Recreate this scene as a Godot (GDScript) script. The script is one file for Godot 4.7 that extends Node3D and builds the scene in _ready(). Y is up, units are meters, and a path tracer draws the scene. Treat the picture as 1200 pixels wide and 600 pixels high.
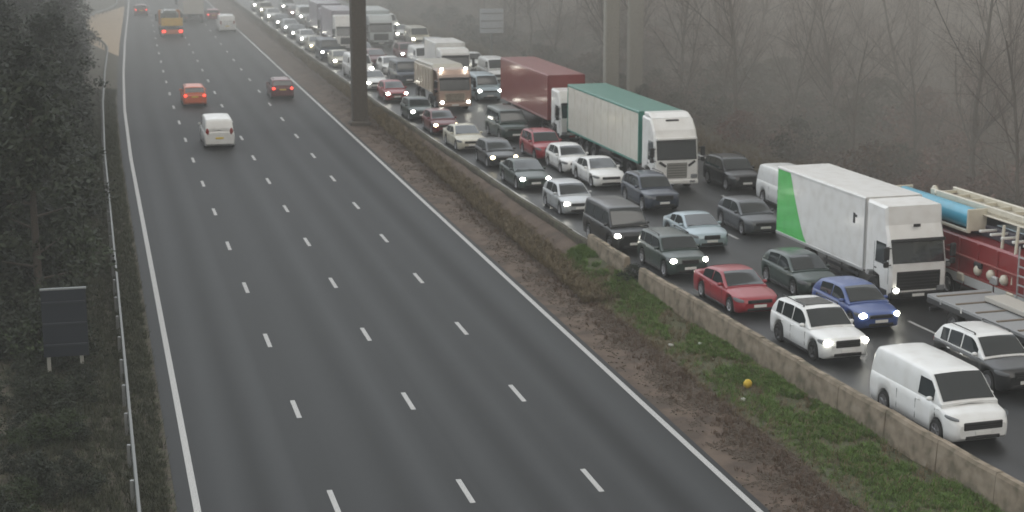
extends Node3D
# A foggy dual carriageway seen from a footbridge. Road frame: u metres away along the road, v metres to the right, y up.
const A := 0.2420
const RH := 0.8                      # the oncoming carriageway lies this much higher
var D := Vector3(-sin(A), 0, -cos(A))
var N := Vector3(cos(A), 0, -sin(A))
var taken := {}
var M := {}
var meshes := {}
var rng := RandomNumberGenerator.new()

# ---------------------------------------------------------------- helpers
func P(u: float, v: float, y := 0.0) -> Vector3:
	return D * u + N * v + Vector3(0, y, 0)

func curve(k: Array, x: float) -> float:
	if x <= k[0][0]: return k[0][1]
	for i in range(1, k.size()):
		if x <= k[i][0]:
			return lerpf(k[i - 1][1], k[i][1], (x - k[i - 1][0]) / (k[i][0] - k[i - 1][0]))
	return k[-1][1]

var CK := [[20.0, 3.2], [44.0, 1.75], [56.0, 1.0], [66.0, 0.4], [80.0, 0.1], [100.0, -0.3], [120.0, -0.6], [160.0, -1.1], [230.0, -1.2], [500.0, -1.2]]
func C(u: float) -> float:            # the oncoming side swings slightly away from the near side
	var t := 0.0
	for i in range(-3, 4): t += curve(CK, u + i * 4.0)
	return t / 7.0
var LK := [[0.0, 2.3], [110.0, 2.2], [135.0, 2.4], [160.0, 2.9], [193.0, 3.8], [232.0, 5.1], [300.0, 7.2], [420.0, 10.0]]
func LE(u: float) -> float:           # outer edge line of the near carriageway
	return curve(LK, u)

func numbered(called: String) -> String:
	if not taken.has(called):
		taken[called] = 0
		return called
	taken[called] += 1
	return "%s_%03d" % [called, taken[called]]

func thing(called: String, label: String, category: String, at := Vector3.ZERO, turn := 0.0, group := "") -> Node3D:
	var o := Node3D.new()
	o.name = numbered(called)
	add_child(o)
	o.position = at
	o.rotation.y = turn
	tag(o, label, category, group)
	return o

func tag(o: Node, label: String, category: String, group := "") -> void:
	o.set_meta("label", label)
	o.set_meta("category", category)
	if group != "": o.set_meta("group", group)

func part(parent: Node, called: String, mesh: Mesh, mat: Material, at := Vector3.ZERO, label := "") -> MeshInstance3D:
	var o := MeshInstance3D.new()
	o.name = called if parent != self else numbered(called)
	o.mesh = mesh
	o.material_override = mat
	parent.add_child(o, true)
	o.position = at
	if label != "": o.set_meta("label", label)
	return o

func struct(called: String, mesh: Mesh, mat: Material) -> MeshInstance3D:
	var o := part(self, called, mesh, mat)
	o.set_meta("kind", "structure")
	return o

func begin() -> SurfaceTool:
	var st := SurfaceTool.new()
	st.begin(Mesh.PRIMITIVE_TRIANGLES)
	return st

func done(st: SurfaceTool) -> ArrayMesh:
	st.generate_normals()
	st.index()
	return st.commit()

func quad(st: SurfaceTool, a: Vector3, b: Vector3, c: Vector3, d: Vector3) -> void:
	for p in [a, b, c, a, c, d]: st.add_vertex(p)

func sheet(st: SurfaceTool, rows: Array, sg := 1) -> void:     # rows of points -> smooth sheet
	st.set_smooth_group(sg)
	for i in range(rows.size() - 1):
		var r: Array = rows[i]
		var q: Array = rows[i + 1]
		for j in range(r.size() - 1):
			quad(st, r[j], r[j + 1], q[j + 1], q[j])

func box(st: SurfaceTool, c: Vector3, s: Vector3, b := 0.0, basis := Basis.IDENTITY) -> void:   # box with chamfered edges
	st.set_smooth_group(-1)
	var h := s * 0.5
	b = minf(b, minf(h.x, minf(h.y, h.z)) * 0.9)
	if b <= 0.0: b = 0.0
	var ax := [Vector3(1, 0, 0), Vector3(0, 1, 0), Vector3(0, 0, 1)]
	var hv := [h.x, h.y, h.z]
	for i in 3:
		var j: int = (i + 1) % 3
		var k: int = (i + 2) % 3
		for sg in [-1.0, 1.0]:
			var n: Vector3 = ax[i] * sg * hv[i]
			var a: Vector3 = ax[j] * (hv[j] - b)
			var d: Vector3 = ax[k] * (hv[k] - b)
			var p := [n - a - d, n + a - d, n + a + d, n - a + d]
			if sg > 0: p.reverse()
			quad(st, c + basis * p[0], c + basis * p[1], c + basis * p[2], c + basis * p[3])
	if b > 0.0:
		for i in 3:
			var j: int = (i + 1) % 3
			var k: int = (i + 2) % 3
			for sj in [-1.0, 1.0]:
				for sk in [-1.0, 1.0]:
					var e: Vector3 = ax[i] * (hv[i] - b)
					var p1: Vector3 = ax[j] * sj * hv[j] + ax[k] * sk * (hv[k] - b)
					var p2: Vector3 = ax[j] * sj * (hv[j] - b) + ax[k] * sk * hv[k]
					var q := [p1 - e, p1 + e, p2 + e, p2 - e]
					if sj * sk < 0: q.reverse()
					quad(st, c + basis * q[0], c + basis * q[1], c + basis * q[2], c + basis * q[3])
		for sx in [-1.0, 1.0]:
			for sy in [-1.0, 1.0]:
				for sz in [-1.0, 1.0]:
					var t := [Vector3(sx * h.x, sy * (h.y - b), sz * (h.z - b)), Vector3(sx * (h.x - b), sy * h.y, sz * (h.z - b)), Vector3(sx * (h.x - b), sy * (h.y - b), sz * h.z)]
					if sx * sy * sz > 0: t.reverse()
					for p in t: st.add_vertex(c + basis * p)

func bx(c: Vector3, s: Vector3, b := 0.02) -> ArrayMesh:
	var st := begin()
	box(st, c, s, b)
	return done(st)

func tube(st: SurfaceTool, p0: Vector3, p1: Vector3, r0: float, r1: float, n := 6, caps := false) -> void:
	st.set_smooth_group(1)
	var d := (p1 - p0).normalized()
	var x := d.cross(Vector3(0.31, 0.9, 0.2)).normalized()
	var y := x.cross(d)
	for i in n:
		var a := TAU * i / n
		var b := TAU * (i + 1) / n
		var ea := x * cos(a) + y * sin(a)
		var eb := x * cos(b) + y * sin(b)
		quad(st, p0 + ea * r0, p0 + eb * r0, p1 + eb * r1, p1 + ea * r1)
		if caps:
			st.set_smooth_group(-1)
			for q in [p0, p0 + eb * r0, p0 + ea * r0, p1, p1 + ea * r1, p1 + eb * r1]: st.add_vertex(q)
			st.set_smooth_group(1)

func lathe_x(st: SurfaceTool, prof: Array, n := 20) -> void:    # profile of [x, r] spun about the x axis
	st.set_smooth_group(-1)
	for i in range(prof.size() - 1):
		for k in n:
			var a := TAU * k / n
			var b := TAU * (k + 1) / n
			var p: Array = prof[i]
			var q: Array = prof[i + 1]
			quad(st, Vector3(p[0], p[1] * cos(a), p[1] * sin(a)), Vector3(q[0], q[1] * cos(a), q[1] * sin(a)), Vector3(q[0], q[1] * cos(b), q[1] * sin(b)), Vector3(p[0], p[1] * cos(b), p[1] * sin(b)))

func blob(c: Vector3, s: Vector3, n := 10) -> ArrayMesh:
	var st := begin()
	var rows := []
	for i in n / 2 + 1:
		var t := PI * i / (n / 2)
		var r := []
		for j in n + 1:
			var a := TAU * j / n
			r.append(c + Vector3(sin(t) * cos(a) * s.x, cos(t) * s.y, sin(t) * sin(a) * s.z))
		rows.append(r)
	sheet(st, rows)
	return done(st)

# solid extruded across x from a side outline of [s, y] (s forward = -z), with a chamfer c
func slab(st: SurfaceTool, prof: Array, hw: float, c := 0.06, taper := 1.0) -> void:
	var n := prof.size()
	var area := 0.0
	for i in n:
		var a: Array = prof[i]
		var b: Array = prof[(i + 1) % n]
		area += a[0] * b[1] - b[0] * a[1]
	var sg := 1.0 if area > 0 else -1.0
	var inner := []
	for i in n:
		var p := Vector2(prof[i][0], prof[i][1])
		var a := Vector2(prof[(i + n - 1) % n][0], prof[(i + n - 1) % n][1])
		var b := Vector2(prof[(i + 1) % n][0], prof[(i + 1) % n][1])
		var n1 := (p - a).normalized().orthogonal() * -sg
		var n2 := (b - p).normalized().orthogonal() * -sg
		var m := (n1 + n2)
		m = m / maxf(0.35, m.dot(n1))
		inner.append(p + m * c)
	var rings := []
	for k in [[-hw, true], [-(hw - c), false], [hw - c, false], [hw, true]]:
		var r := []
		for i in n + 1:
			var q: Vector2 = inner[i % n] if k[1] else Vector2(prof[i % n][0], prof[i % n][1])
			r.append(Vector3(k[0], q.y, -q.x))
		rings.append(r)
	sheet(st, rings, -1)
	var poly := PackedVector2Array(inner)
	var tri := Geometry2D.triangulate_polygon(poly)
	for i in range(0, tri.size(), 3):
		for sx in [-1.0, 1.0]:
			var q := [poly[tri[i]], poly[tri[i + 1]], poly[tri[i + 2]]]
			if sx < 0: q.reverse()
			for p in q: st.add_vertex(Vector3(sx * hw, p.y, -p.x))

func slabm(prof: Array, hw: float, c := 0.06) -> ArrayMesh:
	var st := begin()
	slab(st, prof, hw, c)
	return done(st)

func ntex(freq: float, ramp: Array, seed_: int, size := 256, normal := false, oct := 7) -> NoiseTexture2D:
	var f := FastNoiseLite.new()
	f.seed = seed_
	f.frequency = freq
	f.fractal_octaves = oct
	var t := NoiseTexture2D.new()
	t.width = size
	t.height = size
	t.seamless = true
	t.noise = f
	if normal:
		t.as_normal_map = true
		t.bump_strength = 6.0
	else:
		var g := Gradient.new()
		var off := PackedFloat32Array()
		var col := PackedColorArray()
		for r in ramp:
			off.append(r[0])
			col.append(r[1])
		g.offsets = off
		g.colors = col
		t.color_ramp = g
	return t

func mat(c: Color, rough := 0.6, metal := 0.0) -> StandardMaterial3D:   # c is linear
	var m := StandardMaterial3D.new()
	m.albedo_color = c.linear_to_srgb()
	m.roughness = rough
	m.metallic = metal
	return m

func paint(c: Color, metal := 0.0) -> StandardMaterial3D:
	var key := "paint%s%s" % [c, metal]
	if M.has(key): return M[key]
	var m := mat(c, 0.42, metal)
	m.clearcoat_enabled = true
	m.clearcoat = 0.5
	m.clearcoat_roughness = 0.15
	m.albedo_texture = M.grime
	m.uv1_triplanar = true
	m.uv1_scale = Vector3(0.22, 0.22, 0.22)
	M[key] = m
	return m

func glow(c: Color, e: float) -> StandardMaterial3D:
	var m := mat(c, 0.4)
	m.emission_enabled = true
	m.emission = c.linear_to_srgb()
	m.emission_energy_multiplier = e
	return m

func ground_mat(scale: float, freq: float, ramp: Array, seed_: int, rough := 0.9, relief := 0.0) -> StandardMaterial3D:
	var m := StandardMaterial3D.new()
	m.albedo_texture = ntex(freq, ramp, seed_, 512)
	m.uv1_triplanar = true
	m.uv1_world_triplanar = true
	m.uv1_scale = Vector3.ONE * scale
	m.roughness = rough
	m.normal_enabled = true
	m.normal_texture = ntex(freq * 2.0, [], seed_ + 7, 512, true)
	m.normal_scale = relief if relief > 0.0 else 0.6
	return m

func srgb(r: float, g: float, b: float) -> Color:
	return Color(r, g, b).linear_to_srgb()

func materials() -> void:
	M.grime = ntex(0.02, [[0.2, Color(0.945, 0.94, 0.93)], [0.5, Color(0.98, 0.98, 0.975)], [1.0, Color(1, 1, 1)]], 3, 256, false, 3)
	M.glass = mat(Color(0.020, 0.026, 0.029), 0.07)
	M.glass.metallic_specular = 1.0
	M.tyre = mat(Color(0.012, 0.012, 0.012), 0.85)
	M.rim = mat(Color(0.30, 0.30, 0.31), 0.38, 0.7)
	M.darkrim = mat(Color(0.05, 0.05, 0.05), 0.45, 0.5)
	M.black = mat(Color(0.014, 0.014, 0.015), 0.55)
	M.chassis = mat(Color(0.03, 0.03, 0.032), 0.75)
	M.trim = mat(Color(0.30, 0.30, 0.31), 0.3, 0.9)
	M.lens = mat(Color(0.20, 0.21, 0.22), 0.12)
	M.lamp = glow(Color(1.0, 0.97, 0.84), 14.0)
	M.fog_lamp = glow(Color(1.0, 0.86, 0.52), 6.0)
	M.tail = mat(Color(0.22, 0.012, 0.010), 0.25)
	M.tail_lit = glow(Color(0.9, 0.05, 0.03), 1.6)
	M.amber = mat(Color(0.6, 0.22, 0.02), 0.3)
	M.plate_w = mat(Color(0.72, 0.72, 0.70), 0.45)
	M.plate_y = mat(Color(0.70, 0.52, 0.05), 0.45)
	M.steel = mat(Color(0.24, 0.25, 0.25), 0.6, 0.4)
	M.alu = mat(Color(0.5, 0.5, 0.5), 0.45, 0.5)
	# asphalt: fine stone grain; the worn wheel tracks are in the vertex colours
	for k in ["road_near", "road_far"]:
		var m := StandardMaterial3D.new()
		m.albedo_texture = ntex(0.16, [[0.0, srgb(0.62, 0.62, 0.64)], [0.5, srgb(0.85, 0.85, 0.86)], [1.0, srgb(1, 1, 1)]], 11, 512)
		m.uv1_triplanar = true
		m.uv1_world_triplanar = true
		m.uv1_scale = Vector3.ONE * 0.9
		m.albedo_color = Color(0.96, 0.98, 1.0)
		m.vertex_color_use_as_albedo = true
		m.metallic_specular = 0.28 if k == "road_near" else 0.42
		m.roughness = 0.62 if k == "road_near" else 0.40
		m.normal_enabled = true
		m.normal_texture = ntex(0.3, [], 13, 512, true)
		m.normal_scale = 0.12
		M[k] = m
	M.line = ground_mat(1.3, 0.06, [[0.24, srgb(0.10, 0.10, 0.10)], [0.42, srgb(0.46, 0.46, 0.45)], [1.0, srgb(0.66, 0.66, 0.64)]], 21, 0.6)
	M.soil = ground_mat(0.16, 0.008, [[0.25, srgb(0.056, 0.038, 0.026)], [0.5, srgb(0.080, 0.054, 0.038)], [0.75, srgb(0.104, 0.073, 0.052)]], 31, 0.9, 0.12)
	M.turf = ground_mat(0.4, 0.03, [[0.2, srgb(0.042, 0.036, 0.022)], [0.45, srgb(0.054, 0.070, 0.024)], [0.65, srgb(0.072, 0.066, 0.034)], [1.0, srgb(0.108, 0.102, 0.054)]], 41)
	M.bank = ground_mat(0.2, 0.02, [[0.2, srgb(0.040, 0.032, 0.022)], [0.5, srgb(0.075, 0.062, 0.042)], [0.75, srgb(0.055, 0.060, 0.030)], [1.0, srgb(0.13, 0.105, 0.07)]], 51)
	M.litter = ground_mat(0.12, 0.02, [[0.2, srgb(0.045, 0.040, 0.030)], [0.5, srgb(0.085, 0.068, 0.050)], [0.75, srgb(0.065, 0.066, 0.042)], [1.0, srgb(0.13, 0.095, 0.07)]], 61)
	M.sand = ground_mat(0.3, 0.03, [[0.2, srgb(0.30, 0.22, 0.14)], [0.6, srgb(0.46, 0.36, 0.25)], [1.0, srgb(0.55, 0.46, 0.34)]], 71)
	M.wall = ground_mat(0.22, 0.012, [[0.22, srgb(0.10, 0.088, 0.058)], [0.42, srgb(0.185, 0.150, 0.108)], [0.62, srgb(0.235, 0.192, 0.142)], [0.9, srgb(0.29, 0.245, 0.19)]], 81, 0.9, 0.06)
	M.gantry = ground_mat(0.5, 0.02, [[0.2, srgb(0.30, 0.29, 0.25)], [1.0, srgb(0.42, 0.41, 0.37)]], 91, 0.7)
	M.rust = ground_mat(0.5, 0.02, [[0.2, srgb(0.060, 0.050, 0.040)], [1.0, srgb(0.105, 0.088, 0.07)]], 92, 0.75)
	M.bark = ground_mat(0.8, 0.05, [[0.2, srgb(0.05, 0.042, 0.034)], [1.0, srgb(0.13, 0.11, 0.09)]], 93)
	for q in [["leaf_dark", Color(0.016, 0.024, 0.011)], ["leaf_mid", Color(0.020, 0.029, 0.012)], ["leaf_ivy", Color(0.035, 0.055, 0.018)], ["twig", Color(0.105, 0.075, 0.060)], ["twig_red", Color(0.15, 0.075, 0.058)], ["bramble", Color(0.105, 0.068, 0.047)], ["scrub", Color(0.042, 0.048, 0.024)], ["blade", Color(0.095, 0.165, 0.028)], ["straw", Color(0.15, 0.115, 0.065)]]:
		var m := mat(q[1], 0.75)
		m.vertex_color_use_as_albedo = true
		M[q[0]] = m

# ---------------------------------------------------------------- vehicles
func prof_at(k: Array, x: float, blur := 0.05) -> float:
	return (curve(k, x - blur) + 2.0 * curve(k, x) + curve(k, x + blur)) * 0.25

# q: L W H wheelbase r(wheel) gc(clearance) top=[[s,y]..] of the lower body, roof=[[s,y]..] of the cabin, tumble, wins=[[s0,s1]..]
func car_meshes(q: Dictionary) -> Dictionary:
	var key: String = q.kind
	if meshes.has(key): return meshes[key]
	var out := {}
	var L: float = q.L
	var W: float = q.W * 0.5
	var gc: float = q.gc
	var r: float = q.r
	var fa: float = L * 0.5 - q.fo           # front axle
	var ra: float = fa - q.wb
	var nt: float = q.get("nose", 0.28)
	var wfun := func(s: float) -> float:
		var t := maxf(0.0, (s - (L * 0.5 - 0.55)) / 0.55)
		var b := maxf(0.0, (-s - (L * 0.5 - 0.35)) / 0.35)
		return W * (1.0 - nt * pow(t, 2.4) - q.get("stern", 0.14) * pow(b, 2.4) - 0.015 * absf(s) / L)
	var ns := 84
	var rows := []
	for i in ns + 1:
		var s := -L * 0.5 + L * i / ns
		var w: float = wfun.call(s)
		var yt := prof_at(q.top, s)
		var yb := gc + 0.16 * pow(maxf(0.0, (absf(s) - (L * 0.5 - 0.3)) / 0.3), 2.0)
		for ax in [fa, ra]:
			var dx := absf(s - ax)
			var R: float = r + 0.055
			if dx < R: yb = maxf(yb, r + sqrt(R * R - dx * dx))
		if i == 0 or i == ns:
			yt -= 0.05
			w -= 0.03
		yb = minf(yb, yt - 0.12)
		var h := yt - yb
		var half := [Vector2(0, yb), Vector2(w * 0.90, yb), Vector2(w * 0.975, yb + 0.035), Vector2(w, yb + 0.45 * h), Vector2(w * 0.992, yb + 0.72 * h), Vector2(w * 0.965, yt - 0.05), Vector2(w * 0.91, yt - 0.012), Vector2(w * 0.55, yt + 0.022), Vector2(0, yt + 0.034)]
		var row := []
		for p in half: row.append(Vector3(p.x, p.y, -s))
		for j in range(half.size() - 2, -1, -1): row.append(Vector3(-half[j].x, half[j].y, -s))
		rows.append(row)
	var st := begin()
	sheet(st, rows)
	st.set_smooth_group(-1)
	for e in [0, ns]:
		var row: Array = rows[e]
		var c := Vector3.ZERO
		for p in row: c += p / row.size()
		for j in range(row.size() - 1):
			for p in [c, row[j], row[j + 1]]: st.add_vertex(p)
	out.body = done(st)
	# cabin
	var roof: Array = q.roof
	var s0: float = roof[0][0]
	var s1: float = roof[-1][0]
	var belt: float = q.belt
	var tum: float = q.tumble
	var yl := func(s: float) -> float: return prof_at(roof, s, 0.09)
	var wz := func(s: float, y: float) -> float: return wfun.call(s) * 0.955 - 0.012 - tum * maxf(0.0, y - belt)
	rows = []
	var nc := 40
	for i in nc + 1:
		var s := lerpf(s0, s1, float(i) / nc)
		var y: float = yl.call(s)
		var half := []
		var hh := maxf(0.0, y - belt)
		var d := minf(0.07, hh * 0.5)
		half.append(Vector2(wz.call(s, belt), belt - 0.09))
		half.append(Vector2(wz.call(s, belt), belt))
		half.append(Vector2(wz.call(s, belt + hh * 0.5), belt + hh * 0.5))
		half.append(Vector2(wz.call(s, y - d), y - d))
		half.append(Vector2(wz.call(s, y) - 0.02 - d * 0.2, y - d * 0.35))
		half.append(Vector2(wz.call(s, y) - 0.09, y))
		half.append(Vector2(wz.call(s, y) * 0.5, y + 0.022))
		half.append(Vector2(0, y + 0.03))
		var row := []
		for p in half: row.append(Vector3(p.x, p.y, -s))
		for j in range(half.size() - 2, -1, -1): row.append(Vector3(-half[j].x, half[j].y, -s))
		rows.append(row)
	st = begin()
	sheet(st, rows)
	st.set_smooth_group(-1)
	for e in [0, nc]:
		var row: Array = rows[e]
		var c := Vector3.ZERO
		for p in row: c += p / row.size()
		for j in range(row.size() - 1):
			for p in [c, row[j], row[j + 1]]: st.add_vertex(p)
	out.cabin = done(st)
	# side windows, one mesh for each pane
	out.side = []
	for wn in q.wins:
		for sx in [-1.0, 1.0]:
			st = begin()
			rows = []
			var n := 10
			for i in n + 1:
				var s := lerpf(wn[0], wn[1], float(i) / n)
				var yt: float = minf(yl.call(s) - 0.085, q.get("wintop", 9.0))
				var yb := belt + 0.03
				yt = maxf(yt, yb + 0.01)
				var row := []
				for j in 5:
					var y := lerpf(yb, yt, j / 4.0)
					row.append(Vector3(sx * (wz.call(s, y) + 0.012 - 0.008 * j / 4.0), y, -s))
				rows.append(row)
			sheet(st, rows)
			out.side.append(done(st))
	# windscreen and rear window lie on the sloping ends of the cabin
	for e in [["screen", q.ws], ["rear", q.get("rw", [])]]:
		if e[1].is_empty(): continue
		st = begin()
		rows = []
		for i in 11:
			var s := lerpf(e[1][0], e[1][1], i / 10.0)
			var y: float = yl.call(s)
			var w: float = wz.call(s, y) - 0.075
			var row := []
			for j in 13:
				var x := lerpf(-w, w, j / 12.0)
				var f := absf(x) / (w + 0.075)
				row.append(Vector3(x, y + 0.03 * (1.0 - f * f) + 0.012, -s - (0.012 if e[0] == "screen" else -0.012)))
			rows.append(row)
		sheet(st, rows)
		out[e[0]] = done(st)
	# wheels
	st = begin()
	var tw: float = q.get("tw", 0.21) * 0.5
	lathe_x(st, [[-tw, r * 0.62], [-tw, r * 0.93], [-tw * 0.75, r], [tw * 0.75, r], [tw, r * 0.93], [tw, r * 0.62]], 22)
	out.tyre = done(st)
	st = begin()
	lathe_x(st, [[-tw * 0.6, 0.0], [-tw * 0.6, r * 0.52], [-tw * 1.02, r * 0.64], [-tw * 1.02, r * 0.68], [tw * 1.02, r * 0.68], [tw * 1.02, r * 0.64], [tw * 0.6, r * 0.52], [tw * 0.6, 0.0]], 20)
	for k in 5:
		var b := Basis(Vector3(1, 0, 0), TAU * k / 5.0)
		box(st, b * Vector3(0, r * 0.33, 0), Vector3(tw * 1.9, r * 0.62, r * 0.13), 0.01, b)
	out.rim = done(st)
	# lamps, plates, mirrors
	var hy: float = q.hl
	out.lamp = []
	for sx in [-1.0, 1.0]:
		st = begin()
		rows = []
		for i in 10:
			var f := i / 9.0
			var s := lerpf(L * 0.5 - 0.50, L * 0.5 - 0.015, f)
			var row := []
			var hh: float = q.get("lh", 0.075) * (0.25 + 0.75 * sqrt(sin(PI * clampf(f * 0.9 + 0.06, 0.0, 1.0))))
			for j in 6:
				var y := hy + (0.03 * (1.0 - f)) + lerpf(-hh, hh, j / 5.0)
				row.append(Vector3(sx * (wfun.call(s) + 0.014 - 0.02 * absf(j - 2.5) / 2.5), y, -s - 0.012 * f))
			rows.append(row)
		sheet(st, rows)
		out.lamp.append(done(st))
	out.beam = blob(Vector3.ZERO, Vector3(0.145, maxf(0.105, q.get("lh", 0.075) * 1.3), 0.08), 12)
	out.beam_at = Vector3(wfun.call(L * 0.5 - 0.12) - 0.05, hy, -(L * 0.5 - 0.12))
	st = begin()
	var gw: float = q.get("gw", 0.55) * W
	var gh: float = q.get("gh", 0.14)
	box(st, Vector3(0, 0, 0), Vector3(gw * 2, gh, 0.06), 0.025)
	out.grille = done(st)
	st = begin()
	for k in 3: box(st, Vector3(0, gh * (k - 1) * 0.28, -0.034), Vector3(gw * 1.85, gh * 0.08, 0.015), 0.0)
	out.slats = done(st)
	out.intake = bx(Vector3.ZERO, Vector3(W * 1.15, 0.12, 0.06), 0.03)
	out.plate = bx(Vector3.ZERO, Vector3(0.52, 0.11, 0.02), 0.004)
	out.mirror = blob(Vector3.ZERO, Vector3(0.11, 0.075, 0.07))
	out.tail = blob(Vector3.ZERO, Vector3(0.13, q.get("tlh", 0.09), 0.07))
	# shut lines of the doors: thin dark grooves set into the flank
	out.lines = []
	for sl in q.get("doors", []):
		for sx in [-1.0, 1.0]:
			st = begin()
			box(st, Vector3(sx * (wfun.call(sl) * 0.992), gc + 0.12 + (belt - gc - 0.12) * 0.45, -sl), Vector3(0.012, (belt - gc - 0.2) * 0.78, 0.016), 0.0)
			out.lines.append(done(st))
	out.sill = bx(Vector3(0, gc + 0.03, -(fa + ra) * 0.5), Vector3(0.05, 0.10, q.wb - 2.0 * r - 0.14), 0.015)
	out.handle = bx(Vector3.ZERO, Vector3(0.035, 0.035, 0.17), 0.012)
	var wst := begin()
	box(wst, Vector3(0, 0.02, 0), Vector3(0.62, 0.014, 0.02), 0.0, Basis(Vector3(0, 0, 1), 0.10))
	out.wiper = done(wst)
	out.fa = fa
	out.ra = ra
	meshes[key] = out
	return out

func car(q: Dictionary, called: String, label: String, category: String, col: Material, at: Vector3, turn: float, o := {}) -> Node3D:
	var m := car_meshes(q)
	var t := thing(called, label, category, at, turn, o.get("group", ""))
	var L: float = q.L
	var W: float = q.W * 0.5
	part(t, "body", m.body, col)
	var roof: Material = o.get("roof", col)
	part(t, "cabin", m.cabin, roof)
	part(t, "windscreen", m.screen, M.glass)
	if m.has("rear"): part(t, "rear_window", m.rear, M.glass)
	for s in m.side: part(t, "side_window", s, M.glass)
	for ax in [m.fa, m.ra]:
		for sx in [-1.0, 1.0]:
			var w := part(t, "wheel", m.tyre, M.tyre, Vector3(sx * (W - 0.115), q.r, -ax))
			part(w, "rim", m.rim, o.get("rim", M.rim))
	var lit: bool = o.get("lit", false)
	for sx in [-1.0, 1.0]:
		var h := part(t, "headlight", m.lamp[0 if sx < 0 else 1], M.lens)
		if lit:
			var ba: Vector3 = m.beam_at
			ba.x *= sx
			var b := part(h, "bulb", m.beam, o.get("beam", M.lamp), ba)
			b.rotation.y = -sx * 0.5
		var tl := part(t, "tail_light", m.tail, M.tail_lit if o.get("tail", false) else M.tail, Vector3(sx * W * 0.78, q.get("tly", q.belt - 0.12), L * 0.5 - 0.05))
		tl.rotation.y = sx * 0.35
		part(t, "mirror", m.mirror, o.get("mirror", col), Vector3(sx * (W * 0.955 + 0.075), q.belt + 0.07, -(q.roof[-1][0] - q.get("mback", 0.42))))
	var g := part(t, "grille", m.grille, M.black, Vector3(0, q.get("gy", q.hl - 0.04), -(L * 0.5 - 0.005)))
	part(g, "slat", m.slats, M.trim if o.get("chrome", false) else M.darkrim)
	part(t, "air_intake", m.intake, M.black, Vector3(0, q.gc + 0.17, -(L * 0.5 - 0.01)))
	part(t, "number_plate", m.plate, M.plate_w, Vector3(0, q.get("py", q.gc + 0.30), -(L * 0.5 + 0.025)))
	part(t, "number_plate", m.plate, M.plate_y, Vector3(0, q.get("rpy", q.belt - 0.2), L * 0.5 + 0.012))
	for sx in [-1.0, 1.0]: part(t, "sill", m.sill, M.black, Vector3(sx * W * 0.965, 0, 0))
	if not o.get("far", false):
		for sl in q.get("doors", []).slice(0, 2):
			for sx in [-1.0, 1.0]: part(t, "door_handle", m.handle, o.get("mirror", col), Vector3(sx * W * 1.0, q.belt - 0.14, -(sl + 0.14)))
		for k in 2: part(t, "wiper", m.wiper, M.black, Vector3(W * (0.42 - 0.75 * k), q.belt + 0.055, -(q.ws[0] - 0.03)))
	for ln in m.lines: part(t, "shut_line", ln, M.black)
	if q.has("rails"):
		for sx in [-1.0, 1.0]:
			var st := begin()
			box(st, Vector3(sx * (W * 0.955 - q.tumble * (q.H - q.belt) - 0.10), q.H + 0.045, -(q.rails[0] + q.rails[1]) * 0.5), Vector3(0.035, 0.035, q.rails[1] - q.rails[0]), 0.01)
			for e in q.rails: box(st, Vector3(sx * (W * 0.955 - q.tumble * (q.H - q.belt) - 0.10), q.H + 0.01, -e), Vector3(0.035, 0.06, 0.06), 0.0)
			part(t, "roof_rail", done(st), M.darkrim)
	if o.has("sunroof"):
		part(t, "sunroof", bx(Vector3(0, q.H + 0.024, -(q.ws[1] - 0.75)), Vector3(W * 1.15, 0.02, 0.95), 0.008), M.glass)
	return t

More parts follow.
